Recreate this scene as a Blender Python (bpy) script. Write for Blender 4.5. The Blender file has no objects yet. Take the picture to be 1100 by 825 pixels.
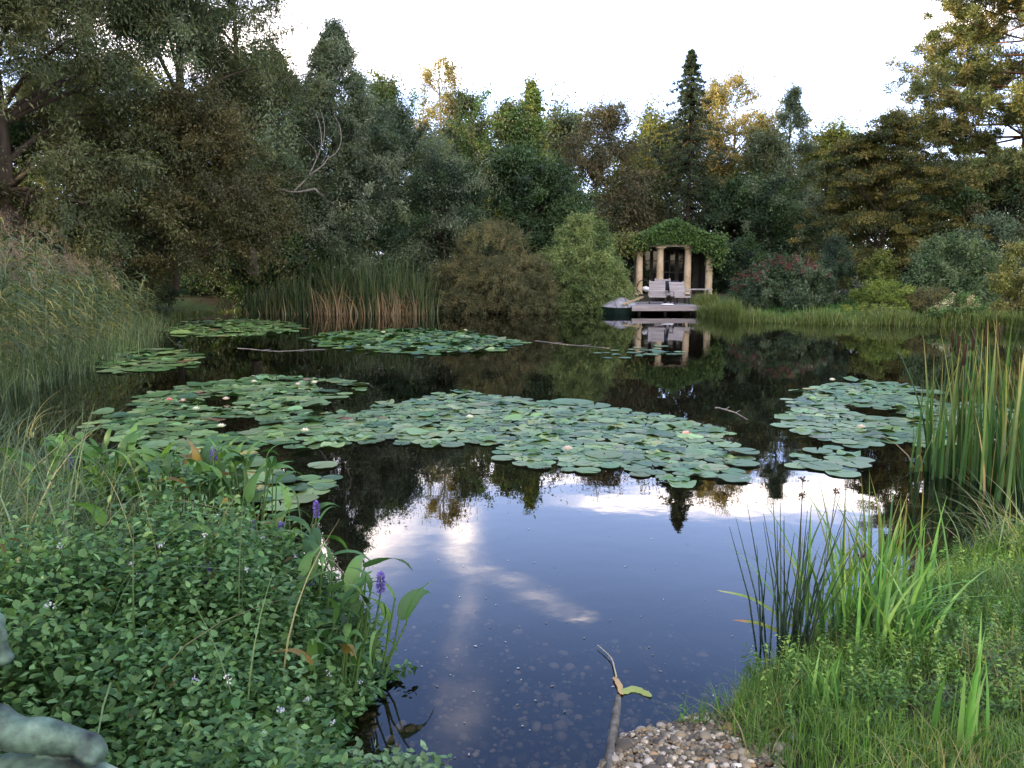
import bpy, math
import numpy as np
from math import radians as R, sin, cos, tan, pi
from mathutils import Vector

SC = bpy.context.scene
COL = SC.collection

# ------------------------------------------------------------------ camera
PITCH = R(8.0); FPX = 887.0; CAMH = 1.6
cam_d = bpy.data.cameras.new('camera'); cam = bpy.data.objects.new('camera', cam_d); COL.objects.link(cam)
cam.location = (0, 0, CAMH); cam.rotation_euler = (R(90) - PITCH, 0, 0)
cam_d.sensor_width = 36; cam_d.lens = FPX / 1100 * 36
cam_d.clip_start = 0.05; cam_d.clip_end = 3000
SC.camera = cam

# ------------------------------------------------------------------ light
SUN_EL = R(11.5); SUN_AZ = R(-97.0)          # azimuth from +Y towards +X : the sun stands low on the left
sd = Vector((sin(SUN_AZ) * cos(SUN_EL), cos(SUN_AZ) * cos(SUN_EL), sin(SUN_EL)))
sl = bpy.data.lights.new('sun', 'SUN'); sl.energy = 5.0; sl.angle = R(0.5); sl.color = (1.0, 0.78, 0.48)
so = bpy.data.objects.new('sun', sl); COL.objects.link(so)
so.rotation_euler = (-sd).to_track_quat('-Z', 'Y').to_euler(); so.location = (-60, 20, 40)

W = bpy.data.worlds.new('World'); SC.world = W; W.use_nodes = True
nt = W.node_tree; nt.nodes.clear()


class NG:
    """tiny node helper"""
    def __init__(s, tree): s.t = tree
    def n(s, kind, **kw):
        nd = s.t.nodes.new(kind)
        for k, v in kw.items(): setattr(nd, k, v)
        return nd
    def link(s, a, b): s.t.links.new(a, b)
    def put(s, sock, v):
        if hasattr(v, 'is_output'): s.link(v, sock)
        else: sock.default_value = v
    def m(s, op, a, b=0.0, c=None, clamp=False):
        nd = s.n('ShaderNodeMath', operation=op); nd.use_clamp = clamp
        s.put(nd.inputs[0], a); s.put(nd.inputs[1], b)
        if c is not None: s.put(nd.inputs[2], c)
        return nd.outputs[0]
    def mix(s, f, a, b, blend='MIX'):
        nd = s.n('ShaderNodeMix', data_type='RGBA', blend_type=blend)
        s.put(nd.inputs[0], f); s.put(nd.inputs[6], a); s.put(nd.inputs[7], b)
        return nd.outputs[2]
    def ramp(s, f, stops, interp='LINEAR'):
        nd = s.n('ShaderNodeValToRGB'); cr = nd.color_ramp; cr.interpolation = interp
        while len(cr.elements) < len(stops): cr.elements.new(0.5)
        for e, (p, c) in zip(cr.elements, stops):
            e.position = p; e.color = (*c, 1) if len(c) == 3 else c
        s.put(nd.inputs[0], f); return nd.outputs[0]
    def noise(s, vec, scale, detail=4, rough=0.55, dist=0.0):
        nd = s.n('ShaderNodeTexNoise'); nd.inputs['Scale'].default_value = scale
        nd.inputs['Detail'].default_value = detail; nd.inputs['Roughness'].default_value = rough
        nd.inputs['Distortion'].default_value = dist
        if vec is not None: s.link(vec, nd.inputs['Vector'])
        return nd.outputs['Fac']


g = NG(nt)
sky = g.n('ShaderNodeTexSky', sky_type='NISHITA'); sky.sun_disc = False
sky.sun_elevation = SUN_EL; sky.sun_rotation = SUN_AZ
sky.air_density = 1.0; sky.dust_density = 0.6; sky.ozone_density = 2.0
tc = g.n('ShaderNodeTexCoord'); sep = g.n('ShaderNodeSeparateXYZ'); g.link(tc.outputs['Generated'], sep.inputs[0])
zz = g.m('MAXIMUM', sep.outputs[2], 0.03)
cu = g.m('DIVIDE', sep.outputs[0], zz); cv = g.m('DIVIDE', sep.outputs[1], zz)   # position on a flat cloud deck
cb = g.n('ShaderNodeCombineXYZ'); g.link(cu, cb.inputs[0]); g.link(cv, cb.inputs[1])
wob = g.noise(cb.outputs[0], 1.3, 6, 0.62)
fine = g.noise(cb.outputs[0], 4.0, 6, 0.65, 0.6)
wob2 = g.m('SUBTRACT', wob, 0.5)


def cloud_blob(u0, v0, su, sv, slope=0.0, amp=1.0, jag=0.9):
    du = g.m('SUBTRACT', g.m('SUBTRACT', cu, u0), g.m('MULTIPLY', g.m('SUBTRACT', cv, v0), slope))
    du = g.m('DIVIDE', g.m('ADD', du, g.m('MULTIPLY', wob2, su * jag)), su)
    dv = g.m('DIVIDE', g.m('ADD', g.m('SUBTRACT', cv, v0), g.m('MULTIPLY', wob2, sv * jag)), sv)
    r2 = g.m('ADD', g.m('MULTIPLY', du, du), g.m('MULTIPLY', dv, dv))
    return g.m('MULTIPLY', g.m('POWER', 2.718, g.m('MULTIPLY', r2, -1.0)), amp)


# scattered evening clouds, plus unseen ones overhead and behind added to whiten the shade light: (u, v) = horizontal offset over height, on the deck
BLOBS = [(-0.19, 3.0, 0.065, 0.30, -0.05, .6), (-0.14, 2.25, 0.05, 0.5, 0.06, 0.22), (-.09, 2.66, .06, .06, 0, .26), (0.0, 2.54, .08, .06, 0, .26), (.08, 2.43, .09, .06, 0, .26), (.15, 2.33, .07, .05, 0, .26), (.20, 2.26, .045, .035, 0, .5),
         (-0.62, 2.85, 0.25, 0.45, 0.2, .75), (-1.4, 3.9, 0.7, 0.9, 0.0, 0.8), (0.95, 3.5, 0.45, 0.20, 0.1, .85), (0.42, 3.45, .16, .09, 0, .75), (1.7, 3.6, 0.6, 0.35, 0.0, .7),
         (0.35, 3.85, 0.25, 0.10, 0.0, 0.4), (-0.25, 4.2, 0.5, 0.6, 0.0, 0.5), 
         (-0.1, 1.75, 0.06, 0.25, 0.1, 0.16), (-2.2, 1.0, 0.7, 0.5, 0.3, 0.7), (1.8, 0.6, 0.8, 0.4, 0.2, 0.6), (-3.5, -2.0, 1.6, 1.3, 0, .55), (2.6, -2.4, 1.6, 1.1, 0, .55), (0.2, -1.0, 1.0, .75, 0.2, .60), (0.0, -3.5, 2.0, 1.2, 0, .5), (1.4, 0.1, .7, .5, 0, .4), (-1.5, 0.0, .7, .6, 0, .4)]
tot = None
for b in BLOBS:
    c = cloud_blob(*b)
    tot = c if tot is None else g.m('ADD', tot, c)
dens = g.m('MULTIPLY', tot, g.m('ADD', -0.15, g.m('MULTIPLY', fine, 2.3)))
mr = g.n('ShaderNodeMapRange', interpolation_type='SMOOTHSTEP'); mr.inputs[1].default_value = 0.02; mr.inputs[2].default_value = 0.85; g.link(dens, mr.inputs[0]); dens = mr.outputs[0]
low = g.n('ShaderNodeMapRange'); low.inputs[1].default_value = 0.47; low.inputs[2].default_value = 0.16   # bright milky air low down
g.link(sep.outputs[2], low.inputs[0])
dens = g.m('MINIMUM', dens, 1.0)
bg1 = g.n('ShaderNodeBackground'); bg1.inputs[1].default_value = 0.15
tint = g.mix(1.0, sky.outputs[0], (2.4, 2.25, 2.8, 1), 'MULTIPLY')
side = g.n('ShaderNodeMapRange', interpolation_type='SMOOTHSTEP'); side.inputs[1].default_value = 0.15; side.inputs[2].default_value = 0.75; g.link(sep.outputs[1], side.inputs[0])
glow = g.mix(side.outputs[0], (19, 15.5, 11.5, 1), (11, 13, 20, 1))      # warm at the sides and behind, added to warm the foliage light; blue ahead
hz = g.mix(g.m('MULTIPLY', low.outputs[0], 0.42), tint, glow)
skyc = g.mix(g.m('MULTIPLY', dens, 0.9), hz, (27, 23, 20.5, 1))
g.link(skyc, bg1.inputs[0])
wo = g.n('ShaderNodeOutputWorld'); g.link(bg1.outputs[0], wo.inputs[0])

SC.view_settings.view_transform = 'Standard'; SC.view_settings.look = 'None'
SC.view_settings.exposure = 1.08; SC.view_settings.gamma = 1.0
SC.cycles.max_bounces = 8; SC.cycles.transparent_max_bounces = 12
SC.cycles.diffuse_bounces = 3; SC.cycles.glossy_bounces = 3
SC.cycles.caustics_reflective = False; SC.cycles.caustics_refractive = False
SC.cycles.use_denoising = True; SC.cycles.denoiser = 'OPENIMAGEDENOISE'; SC.cycles.denoising_input_passes = 'RGB_ALBEDO_NORMAL'

# ------------------------------------------------------------------ helpers
CP, SP = cos(PITCH), sin(PITCH)


def ray(px, py):
    u = (px - 550.0) / FPX; v = (412.5 - py) / FPX
    return np.array([u, CP + v * SP, -SP + v * CP])


def PY(px, py, Y):                       # point of the photograph at world depth Y
    d = ray(px, py); return np.array([0, 0, CAMH]) + d * (Y / d[1])


def PZ(px, py, z=0.0):                   # point of the photograph at world height z
    d = ray(px, py); return np.array([0, 0, CAMH]) + d * ((z - CAMH) / d[2])


def lin(r, g_, b):                       # 8-bit sRGB -> linear
    f = lambda c: (c / 255 / 12.92) if c / 255 <= 0.04045 else ((c / 255 + 0.055) / 1.055) ** 2.4
    return np.array([f(r), f(g_), f(b)])


def rngs(seed): return np.random.default_rng(seed)


def unit(v): return v / (np.linalg.norm(v, axis=-1, keepdims=True) + 1e-9)


class MB:
    """collects pieces and links them as ONE mesh object"""
    def __init__(s): s.v = []; s.c = []; s.f = []; s.n = 0
    def add(s, verts, faces, col=(1, 1, 1), mat=0, smooth=False):
        verts = np.asarray(verts, float).reshape(-1, 3); faces = np.asarray(faces, int)
        col = np.asarray(col, float)
        if col.ndim == 1: col = np.tile(col, (len(verts), 1))
        s.v.append(verts); s.c.append(col); s.f.append((faces + s.n, mat, smooth)); s.n += len(verts)
    def tube(s, pts, rad, sides=8, col=(1, 1, 1), mat=0, cap=True):
        pts = np.asarray(pts, float); k = len(pts); rad = np.broadcast_to(np.asarray(rad, float), (k,))
        t = unit(np.gradient(pts, axis=0)); ref = np.array([0, 0, 1.]) if abs(t[0][2]) < 0.9 else np.array([1., 0, 0])
        a = unit(np.cross(t, ref)); b = np.cross(t, a)
        th = np.linspace(0, 2 * pi, sides, endpoint=False)
        V = pts[:, None] + rad[:, None, None] * (np.cos(th)[None, :, None] * a[:, None] + np.sin(th)[None, :, None] * b[:, None])
        F = [(i * sides + j, i * sides + (j + 1) % sides, (i + 1) * sides + (j + 1) % sides, (i + 1) * sides + j) for i in range(k - 1) for j in range(sides)]
        s.add(V, F, col, mat, True)
        if cap:
            for e, o in ((0, 1), (k - 1, -1)):
                c = len(pts) and pts[e]; ring = V[e]
                s.add(np.vstack([ring, c]), [((j + 1) % sides, j, sides) if o > 0 else (j, (j + 1) % sides, sides) for j in range(sides)], col, mat)
    def box(s, lo, hi, col=(1, 1, 1), mat=0, rot=0.0, about=None):
        x0, y0, z0 = lo; x1, y1, z1 = hi
        V = np.array([(x, y, z) for z in (z0, z1) for y in (y0, y1) for x in (x0, x1)], float)
        if rot:
            c = np.array(about if about is not None else [(x0 + x1) / 2, (y0 + y1) / 2, 0]); d = V - c
            V = V.copy(); V[:, 0] = c[0] + d[:, 0] * cos(rot) - d[:, 1] * sin(rot); V[:, 1] = c[1] + d[:, 0] * sin(rot) + d[:, 1] * cos(rot)
        s.add(V, [(0, 2, 3, 1), (4, 5, 7, 6), (0, 1, 5, 4), (2, 6, 7, 3), (0, 4, 6, 2), (1, 3, 7, 5)], col, mat)
    def obox(s, c, ax, ay, az, col=(1, 1, 1), mat=0):      # oriented box: centre and three half-axes
        c, ax, ay, az = [np.asarray(q, float) for q in (c, ax, ay, az)]
        V = [c + sx * ax + sy * ay + sz * az for sz in (-1, 1) for sy in (-1, 1) for sx in (-1, 1)]
        s.add(V, [(0, 2, 3, 1), (4, 5, 7, 6), (0, 1, 5, 4), (2, 6, 7, 3), (0, 4, 6, 2), (1, 3, 7, 5)], col, mat)
    def leaves(s, pos, dirs, nrm, L, Wd, col, mat=0):     # one diamond face per leaf, slightly folded
        n = len(pos); d = unit(dirs); side = unit(np.cross(d, nrm)); up = np.cross(side, d)
        L = np.broadcast_to(L, (n,))[:, None]; Wd = np.broadcast_to(Wd, (n,))[:, None]
        V = np.empty((n, 4, 3)); m = pos + d * L * 0.45 + up * Wd * 0.18
        V[:, 0] = pos; V[:, 1] = m + side * Wd * 0.5; V[:, 2] = pos + d * L; V[:, 3] = m - side * Wd * 0.5
        s.add(V, np.arange(n * 4).reshape(n, 4), np.repeat(col, 4, axis=0) if np.ndim(col) == 2 else col, mat)
    def ribbons(s, P, side, Wd, col, mat=0, fold=0.0):    # P (N,S,3), side (N,3) or (N,S,3), Wd (N,S)
        N, S, _ = P.shape
        if side.ndim == 2: side = np.repeat(side[:, None], S, 1)
        col = np.asarray(col)
        if col.ndim == 2: col = np.repeat(col[:, None], S, 1)
        if col.ndim == 1: col = np.tile(col, (N, S, 1))
        if fold:
            t = unit(np.gradient(P, axis=1)); up = np.cross(side, t)
            V = np.stack([P - side * Wd[..., None] * .5, P - up * Wd[..., None] * fold, P + side * Wd[..., None] * .5], 2); k = 3
        else:
            V = np.stack([P - side * Wd[..., None] * .5, P + side * Wd[..., None] * .5], 2); k = 2
        C = np.repeat(col[:, :, None], k, 2)
        idx = np.arange(N * S * k).reshape(N, S, k); F = []
        for j in range(k - 1):
            F.append(np.stack([idx[:, :-1, j], idx[:, :-1, j + 1], idx[:, 1:, j + 1], idx[:, 1:, j]], -1).reshape(-1, 4))
        s.add(V.reshape(-1, 3), np.concatenate(F), C.reshape(-1, 3), mat, True)
    def build(s, name, mats, parent=None, loc=None):
        me = bpy.data.meshes.new(name)
        V = np.concatenate(s.v); C = np.concatenate(s.c)
        me.vertices.add(len(V)); me.vertices.foreach_set('co', V.astype(np.float32).ravel())
        loops = np.concatenate([f.ravel() for f, _, _ in s.f]); 
        sizes = np.concatenate([np.full(len(f), f.shape[1]) for f, _, _ in s.f])
        mi = np.concatenate([np.full(len(f), m) for f, m, _ in s.f]); sm = np.concatenate([np.full(len(f), q) for f, _, q in s.f])
        me.loops.add(len(loops)); me.loops.foreach_set('vertex_index', loops.astype(np.int32))
        me.polygons.add(len(sizes)); st = np.concatenate([[0], np.cumsum(sizes)[:-1]])
        me.polygons.foreach_set('loop_start', st.astype(np.int32)); 
        me.polygons.foreach_set('material_index', mi.astype(np.int32)); me.polygons.foreach_set('use_smooth', sm.astype(bool))
        me.update(calc_edges=True)
        at = me.attributes.new('Col', 'FLOAT_COLOR', 'POINT')
        at.data.foreach_set('color', np.hstack([C, np.ones((len(C), 1))]).astype(np.float32).ravel())
        for m in (mats if isinstance(mats, (list, tuple)) else [mats]): me.materials.append(m)
        o = bpy.data.objects.new(name, me); COL.objects.link(o)
        if parent is not None: o.parent = parent
        if loc is not None: o.location = loc
        return o


def tag(o, label=None, cat=None, group=None, kind=None):
    for k, v in (('label', label), ('category', cat), ('group', group), ('kind', kind)):
        if v: o[k] = v
    return o


def thing(name, label, cat, loc=(0, 0, 0), group=None, rz=0.0):
    o = bpy.data.objects.new(name, None); COL.objects.link(o); o.location = loc; o.rotation_euler = (0, 0, rz)
    o.empty_display_size = 0.2
    return tag(o, label, cat, group)


# ------------------------------------------------------------------ materials
def mat_base(name):
    m = bpy.data.materials.new(name); m.use_nodes = True; m.node_tree.nodes.clear(); return m, NG(m.node_tree)


def leaf_mat(name, rough=0.55, spec=0.35, trans=0.3, bump=0.0):
    m, q = mat_base(name)
    at = q.n('ShaderNodeAttribute', attribute_name='Col')
    p = q.n('ShaderNodeBsdfPrincipled'); q.link(at.outputs[0], p.inputs['Base Color'])
    p.inputs['Roughness'].default_value = rough; p.inputs['Specular IOR Level'].default_value = spec
    o = q.n('ShaderNodeOutputMaterial')
    if trans:
        t = q.n('ShaderNodeBsdfTranslucent'); q.link(q.mix(1.0, at.outputs[0], (1.1, 1.2, 0.55, 1), 'MULTIPLY'), t.inputs[0])
        x = q.n('ShaderNodeMixShader'); x.inputs[0].default_value = trans
        q.link(p.outputs[0], x.inputs[1]); q.link(t.outputs[0], x.inputs[2]); q.link(x.outputs[0], o.inputs[0])
    else: q.link(p.outputs[0], o.inputs[0])
    return m


def rough_mat(name, stops, scale=4.0, rough=0.8, bump=0.3, detail=6, spec=0.3, stretch=(1, 1, 1), metal=0.0, usecol=False, bdist=0.02):
    m, q = mat_base(name)
    tcn = q.n('ShaderNodeTexCoord'); mp = q.n('ShaderNodeMapping'); mp.inputs['Scale'].default_value = stretch
    q.link(tcn.outputs['Object'], mp.inputs[0])
    f = q.noise(mp.outputs[0], scale, detail, 0.6)
    c = q.ramp(f, stops)
    if usecol:
        at = q.n('ShaderNodeAttribute', attribute_name='Col'); c = q.mix(1.0, c, at.outputs[0], 'MULTIPLY')
    p = q.n('ShaderNodeBsdfPrincipled'); q.link(c, p.inputs['Base Color'])
    p.inputs['Roughness'].default_value = rough; p.inputs['Specular IOR Level'].default_value = spec; p.inputs['Metallic'].default_value = metal
    if bump:
        b = q.n('ShaderNodeBump'); b.inputs['Strength'].default_value = bump; b.inputs['Distance'].default_value = bdist
        q.link(q.noise(mp.outputs[0], scale * 5, 5), b.inputs['Height']); q.link(b.outputs[0], p.inputs['Normal'])
    o = q.n('ShaderNodeOutputMaterial'); q.link(p.outputs[0], o.inputs[0]); return m


M = {}
M['leaf'] = leaf_mat('leaf')
M['leaf_soft'] = leaf_mat('leaf_matte', 0.75, 0.15, 0.22)
M['blade'] = leaf_mat('blade', 0.5, 0.35, 0.3)
M['needle'] = leaf_mat('needle', 0.6, 0.25, 0.1)
M['plume'] = leaf_mat('plume', 0.9, 0.05, 0.4)
M['pad'] = leaf_mat('lily_pad', 0.40, 0.5, 0.05)
M['petal'] = leaf_mat('petal', 0.5, 0.3, 0.35)
M['bark'] = rough_mat('bark', [(0.3, (.018, .014, .010)), (0.7, (.07, .055, .042))], 6, 0.9, 0.6, stretch=(1, 1, .25))
M['bark_pale'] = rough_mat('bark_pale', [(0.3, (.10, .08, .06)), (0.7, (.30, .26, .21))], 6, 0.85, 0.4, stretch=(1, 1, .3))
M['bark_pine'] = rough_mat('bark_pine', [(0.3, (.07, .03, .018)), (0.7, (.22, .11, .06))], 5, 0.9, 0.6, stretch=(1, 1, .4))
M['deadwood'] = rough_mat('deadwood', [(0.3, (.17, .155, .14)), (0.7, (.33, .31, .285))], 8, 0.85, 0.3)
M['stone_col'] = rough_mat('sandstone', [(0.3, (.27, .205, .12)), (0.5, (.45, .36, .235)), (0.7, (.53, .44, .31))], 2.2, 0.85, 0.35)
M['frieze'] = rough_mat('frieze', [(0.3, (.30, .26, .20)), (0.7, (.45, .40, .33))], 5, 0.85, 0.3)
M['wood_grey'] = rough_mat('weathered_wood', [(0.25, (.16, .145, .14)), (0.6, (.30, .28, .27)), (0.85, (.38, .36, .36))], 3, 0.8, 0.3, stretch=(.4, 4, 4), usecol=True)
M['wood_dark'] = rough_mat('dark_wood', [(0.3, (.012, .010, .010)), (0.7, (.035, .03, .028))], 5, 0.7, 0.3)
M['wood_tan'] = rough_mat('tan_wood', [(0.3, (.26, .20, .11)), (0.7, (.42, .34, .20))], 5, 0.75, 0.2)
M['wall_dark'] = rough_mat('old_plaster', [(0.3, (.06, .055, .05)), (0.7, (.13, .12, .11))], 2, 0.9, 0.3)
M['white'] = rough_mat('white_paint', [(0.3, (.60, .60, .60)), (0.7, (.78, .78, .78))], 6, 0.5, 0.1)
M['cushion'] = rough_mat('navy_cloth', [(0.3, (.012, .014, .022)), (0.7, (.03, .034, .05))], 10, 0.9, 0.3)
M['iron'] = rough_mat('iron', [(0.3, (.012, .012, .013)), (0.7, (.03, .03, .03))], 12, 0.5, 0.2, metal=0.6)
M['hull'] = rough_mat('green_hull', [(0.3, (.005, .014, .011)), (0.7, (.012, .028, .022))], 3, 0.35, 0.1)
M['tarp'] = rough_mat('tarp', [(0.3, (.16, .165, .185)), (0.7, (.32, .33, .36))], 3.5, 0.4, 0.5, bdist=.05)
M['bronze'] = rough_mat('bronze_patina', [(0.34, (.018, .022, .020)), (0.46, (.045, .075, .058)), (0.57, (.10, .165, .12)), (0.7, (.24, .30, .215)), (0.8, (.30, .29, .20))], 9, 0.55, 0.35, metal=0.25, detail=8, bdist=.006)
M['pebble'] = leaf_mat('pebble', 0.6, 0.4, 0.0)
M['pipe'] = rough_mat('slimy_pipe', [(0.32, (.025, .024, .016)), (0.5, (.075, .066, .045)), (0.68, (.17, .15, .115))], 14, 0.5, 0.5, bdist=.008)


def glass_dark():
    m, q = mat_base('dark_pane'); p = q.n('ShaderNodeBsdfPrincipled'); p.inputs['Base Color'].default_value = (.012, .012, .016, 1)
    p.inputs['Roughness'].default_value = 0.08; o = q.n('ShaderNodeOutputMaterial'); q.link(p.outputs[0], o.inputs[0]); return m


M['pane'] = glass_dark()


def ground_mat():
    m, q = mat_base('ground')
    tcn = q.n('ShaderNodeTexCoord'); v = tcn.outputs['Object']; sp_ = q.n('ShaderNodeSeparateXYZ'); q.link(v, sp_.inputs[0])
    a = q.noise(v, 0.35, 5); b = q.noise(v, 9.0, 6); d = q.noise(v, 2.2, 5)
    grass = q.ramp(b, [(0.3, (.022, .045, .012)), (0.6, (.05, .095, .025)), (0.8, (.09, .13, .045))])
    soil = q.ramp(b, [(0.3, (.020, .015, .010)), (0.7, (.055, .042, .028))])
    land = q.mix(q.ramp(a, [(0.42, (0, 0, 0)), (0.55, (1, 1, 1))]), grass, soil)
    mud = q.ramp(d, [(0.3, (.015, .012, .009)), (0.5, (.032, .026, .02)), (0.75, (.065, .055, .042))])
    wet = q.n('ShaderNodeMapRange'); wet.inputs[1].default_value = -0.04; wet.inputs[2].default_value = 0.06; q.link(sp_.outputs[2], wet.inputs[0])
    c = q.mix(wet.outputs[0], mud, land)
    p = q.n('ShaderNodeBsdfPrincipled'); q.link(c, p.inputs['Base Color']); p.inputs['Roughness'].default_value = 0.9; p.inputs['Specular IOR Level'].default_value = .2
    bu = q.n('ShaderNodeBump'); bu.inputs['Strength'].default_value = 0.6; bu.inputs['Distance'].default_value = 0.04
    q.link(q.noise(v, 30, 5), bu.inputs['Height']); q.link(bu.outputs[0], p.inputs['Normal'])
    o = q.n('ShaderNodeOutputMaterial'); q.link(p.outputs[0], o.inputs[0]); return m


def water_mat():
    m, q = mat_base('pond_water')
    tcn = q.n('ShaderNodeTexCoord'); v = tcn.outputs['Object']
    h = q.m('ADD', q.m('MULTIPLY', q.noise(v, 1.1, 3), 1.0), q.m('MULTIPLY', q.noise(v, 7.0, 2), 0.10))
    bu = q.n('ShaderNodeBump'); bu.inputs['Strength'].default_value = 0.10; bu.inputs['Distance'].default_value = 0.02; q.link(h, bu.inputs['Height'])
    fr = q.n('ShaderNodeFresnel'); fr.inputs[0].default_value = 1.45; q.link(bu.outputs[0], fr.inputs['Normal'])
    gl = q.n('ShaderNodeBsdfGlossy'); gl.inputs['Roughness'].default_value = 0.012; gl.inputs['Color'].default_value = (.97, .98, 1, 1); q.link(bu.outputs[0], gl.inputs['Normal'])
    tr = q.n('ShaderNodeBsdfTransparent'); tr.inputs[0].default_value = (.55, .52, .43, 1)
    x = q.n('ShaderNodeMixShader'); q.link(fr.outputs[0], x.inputs[0]); q.link(tr.outputs[0], x.inputs[1]); q.link(gl.outputs[0], x.inputs[2])
    o = q.n('ShaderNodeOutputMaterial'); q.link(x.outputs[0], o.inputs[0]); return m


# ------------------------------------------------------------------ terrain and water
SHORE_PX = [(180, 340), (205, 335), (260, 334), (460, 333), (560, 333), (640, 334), (700, 334), (760, 339), (800, 345), (900, 348), (1000, 350), (1060, 350),
            (1150, 362), (1290, 410), (1380, 500), (1250, 560), (1130, 570), (1060, 588), (1000, 618), (950, 645), (890, 685), (835, 715),
            (800, 742), (778, 766), (725, 778), (678, 792), (652, 830), (630, 900), (560, 960), (470, 930), (380, 890), (320, 840), (335, 790), (380, 735), (370, 690), (325, 640), (290, 605), (230, 590),
            (100, 575), (10, 540), (-70, 490), (-90, 450), (-20, 425), (60, 400), (128, 372), (160, 355)]
SHORE = np.array([PZ(*p)[:2] for p in SHORE_PX])


def shore_dist(X, Y):                    # >0 on land, <0 in the pond
    sh = X.shape; P = np.stack([X.ravel(), Y.ravel()], 1); n = len(SHORE); best = np.full(len(P), 1e9); inside = np.zeros(len(P), bool)
    for i in range(n):
        a, b = SHORE[i], SHORE[(i + 1) % n]; ab = b - a
        t = np.clip(((P - a) @ ab) / (ab @ ab), 0, 1); d = np.linalg.norm(P - (a + t[:, None] * ab), axis=1); best = np.minimum(best, d)
        cross = (a[1] > P[:, 1]) != (b[1] > P[:, 1])
        xi = a[0] + (P[:, 1] - a[1]) / (b[1] - a[1] + 1e-12) * ab[0]
        inside ^= cross & (P[:, 0] < xi)
    return np.where(inside, -best, best).reshape(sh)


def height(X, Y):
    X = np.asarray(X, float); Y = np.asarray(Y, float); d = shore_dist(X, Y)
    wob = 0.03 * np.sin(X * 2.1 + 1.3 * np.sin(Y * 1.7)) + 0.02 * np.sin(Y * 3.3 + X)
    out = 0.015 + 0.20 * (1 - np.exp(-np.maximum(d, 0) / 0.9)) + wob * np.clip(d, 0, 1) + 0.30 * np.clip((Y - 26) / 8, 0, 1) * np.clip(d / 1.5, 0, 1)
    out = out + 0.10 * np.clip((-X - 0.6) / 0.8, 0, 1) * np.clip((5 - Y) / 2, 0, 1) * np.clip(d / .5, 0, 1)
    bm = np.clip((1.05 - X) / .25, 0, 1) * np.clip((X - .1) / .2, 0, 1) * np.clip((3.1 - Y) / .3, 0, 1); out = out * (1 - .62 * bm)
    inn = -np.minimum(0.30 * np.abs(d) + 0.25 * np.clip(np.abs(d) - .8, 0, 5), 1.3)
    return np.where(d > 0, out, inn)


def spaced(lo, hi, fine_lo, fine_hi, step, grow):
    a = [fine_lo]; st = step
    b = list(np.arange(fine_lo, fine_hi, step)); x = b[-1]
    while x < hi: st *= grow; x += st; b.append(x)
    x = fine_lo; st = step; c = []
    while x > lo: st *= grow; x -= st; c.append(x)
    return np.array(c[::-1] + b)


gx = spaced(-700, 700, -4, 5, 0.07, 1.055); gy = spaced(-300, 900, 1.0, 9.0, 0.07, 1.055)
GX, GY = np.meshgrid(gx, gy); GZ = height(GX, GY)
mb = MB(); nx, ny = len(gx), len(gy); idx = np.arange(nx * ny).reshape(ny, nx)
mb.add(np.stack([GX, GY, GZ], -1).reshape(-1, 3), np.stack([idx[:-1, :-1], idx[:-1, 1:], idx[1:, 1:], idx[1:, :-1]], -1).reshape(-1, 4), smooth=True)
tag(mb.build('ground', ground_mat()), kind='structure')
mb = MB(); mb.add([(-30, 0.8, 0), (30, 0.8, 0), (30, 36, 0), (-30, 36, 0)], [(0, 1, 2, 3)])
tag(mb.build('pond_water', water_mat()), kind='structure')


def gz(x, y): return float(height(np.array([x]), np.array([y]))[0])


# ------------------------------------------------------------------ trees
def profile(shape, t):
    if shape == 'round': return np.sqrt(np.clip(1 - (2 * t - 0.92) ** 2 / 1.0, 0.02, 1))
    if shape == 'egg': return np.clip(np.sin(pi * np.clip(t, 0, 1) ** 0.62), 0.06, 1) ** 0.8
    if shape == 'column': return np.clip(np.sin(pi * t) ** 0.5, 0.1, 1) * (1 - 0.3 * t)
    if shape == 'spire': return np.clip((1 - t) ** 1.05, 0.02, 1)
    if shape == 'ogive': return np.clip(1 - t, 0, 1) ** .82 * (.35 + .65 * np.clip(t / .22, 0, 1) ** .5) + .02
    if shape == 'mound': return np.sqrt(np.clip(1 - t ** 3.2, 0.03, 1))
    return np.ones_like(t)


def clusters_for(rg, shape, n, h0, h1, rx, ry, lumps=5):
    t = rg.random(n); th = rg.random(n) * 2 * pi
    ph = rg.random(lumps) * 2 * pi; am = rg.normal(0, 0.12 if shape not in ('spire', 'ogive') else .05, lumps)
    lump = 1 + sum(am[k] * np.sin((k + 1) * th + ph[k] + 4 * t) for k in range(lumps))
    rr = profile(shape, t) * lump * (0.35 + 0.65 * rg.random(n) ** 0.45)
    P = np.stack([rr * rx * np.cos(th), rr * ry * np.sin(th), h0 + t * (h1 - h0)], 1)
    if shape in ('round', 'egg'):                       # boughs: part of the twigs gather into lobes, some poking out of the crown
        k = rg.integers(7, 11); H = h1 - h0; tl = np.clip(rg.random(k) * 1.0, .12, .92); al = rg.random(k) * 2 * pi; rl = profile(shape, tl) * rg.uniform(.55, .95, k)
        cen = np.stack([rl * rx * np.cos(al), rl * ry * np.sin(al), h0 + tl * H], 1); sz = rg.uniform(.22, .42, k); m = rg.random(n) < .6; j = rg.integers(0, k, n)
        d = unit(rg.normal(size=(n, 3))) * rg.random((n, 1)) ** .5; Q = cen[j] + d * (sz[j] * rx)[:, None] * np.array([1, 1, 1.25]); Q[:, 2] = np.clip(Q[:, 2], h0, h1); P[m] = Q[m]
    return P


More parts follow.
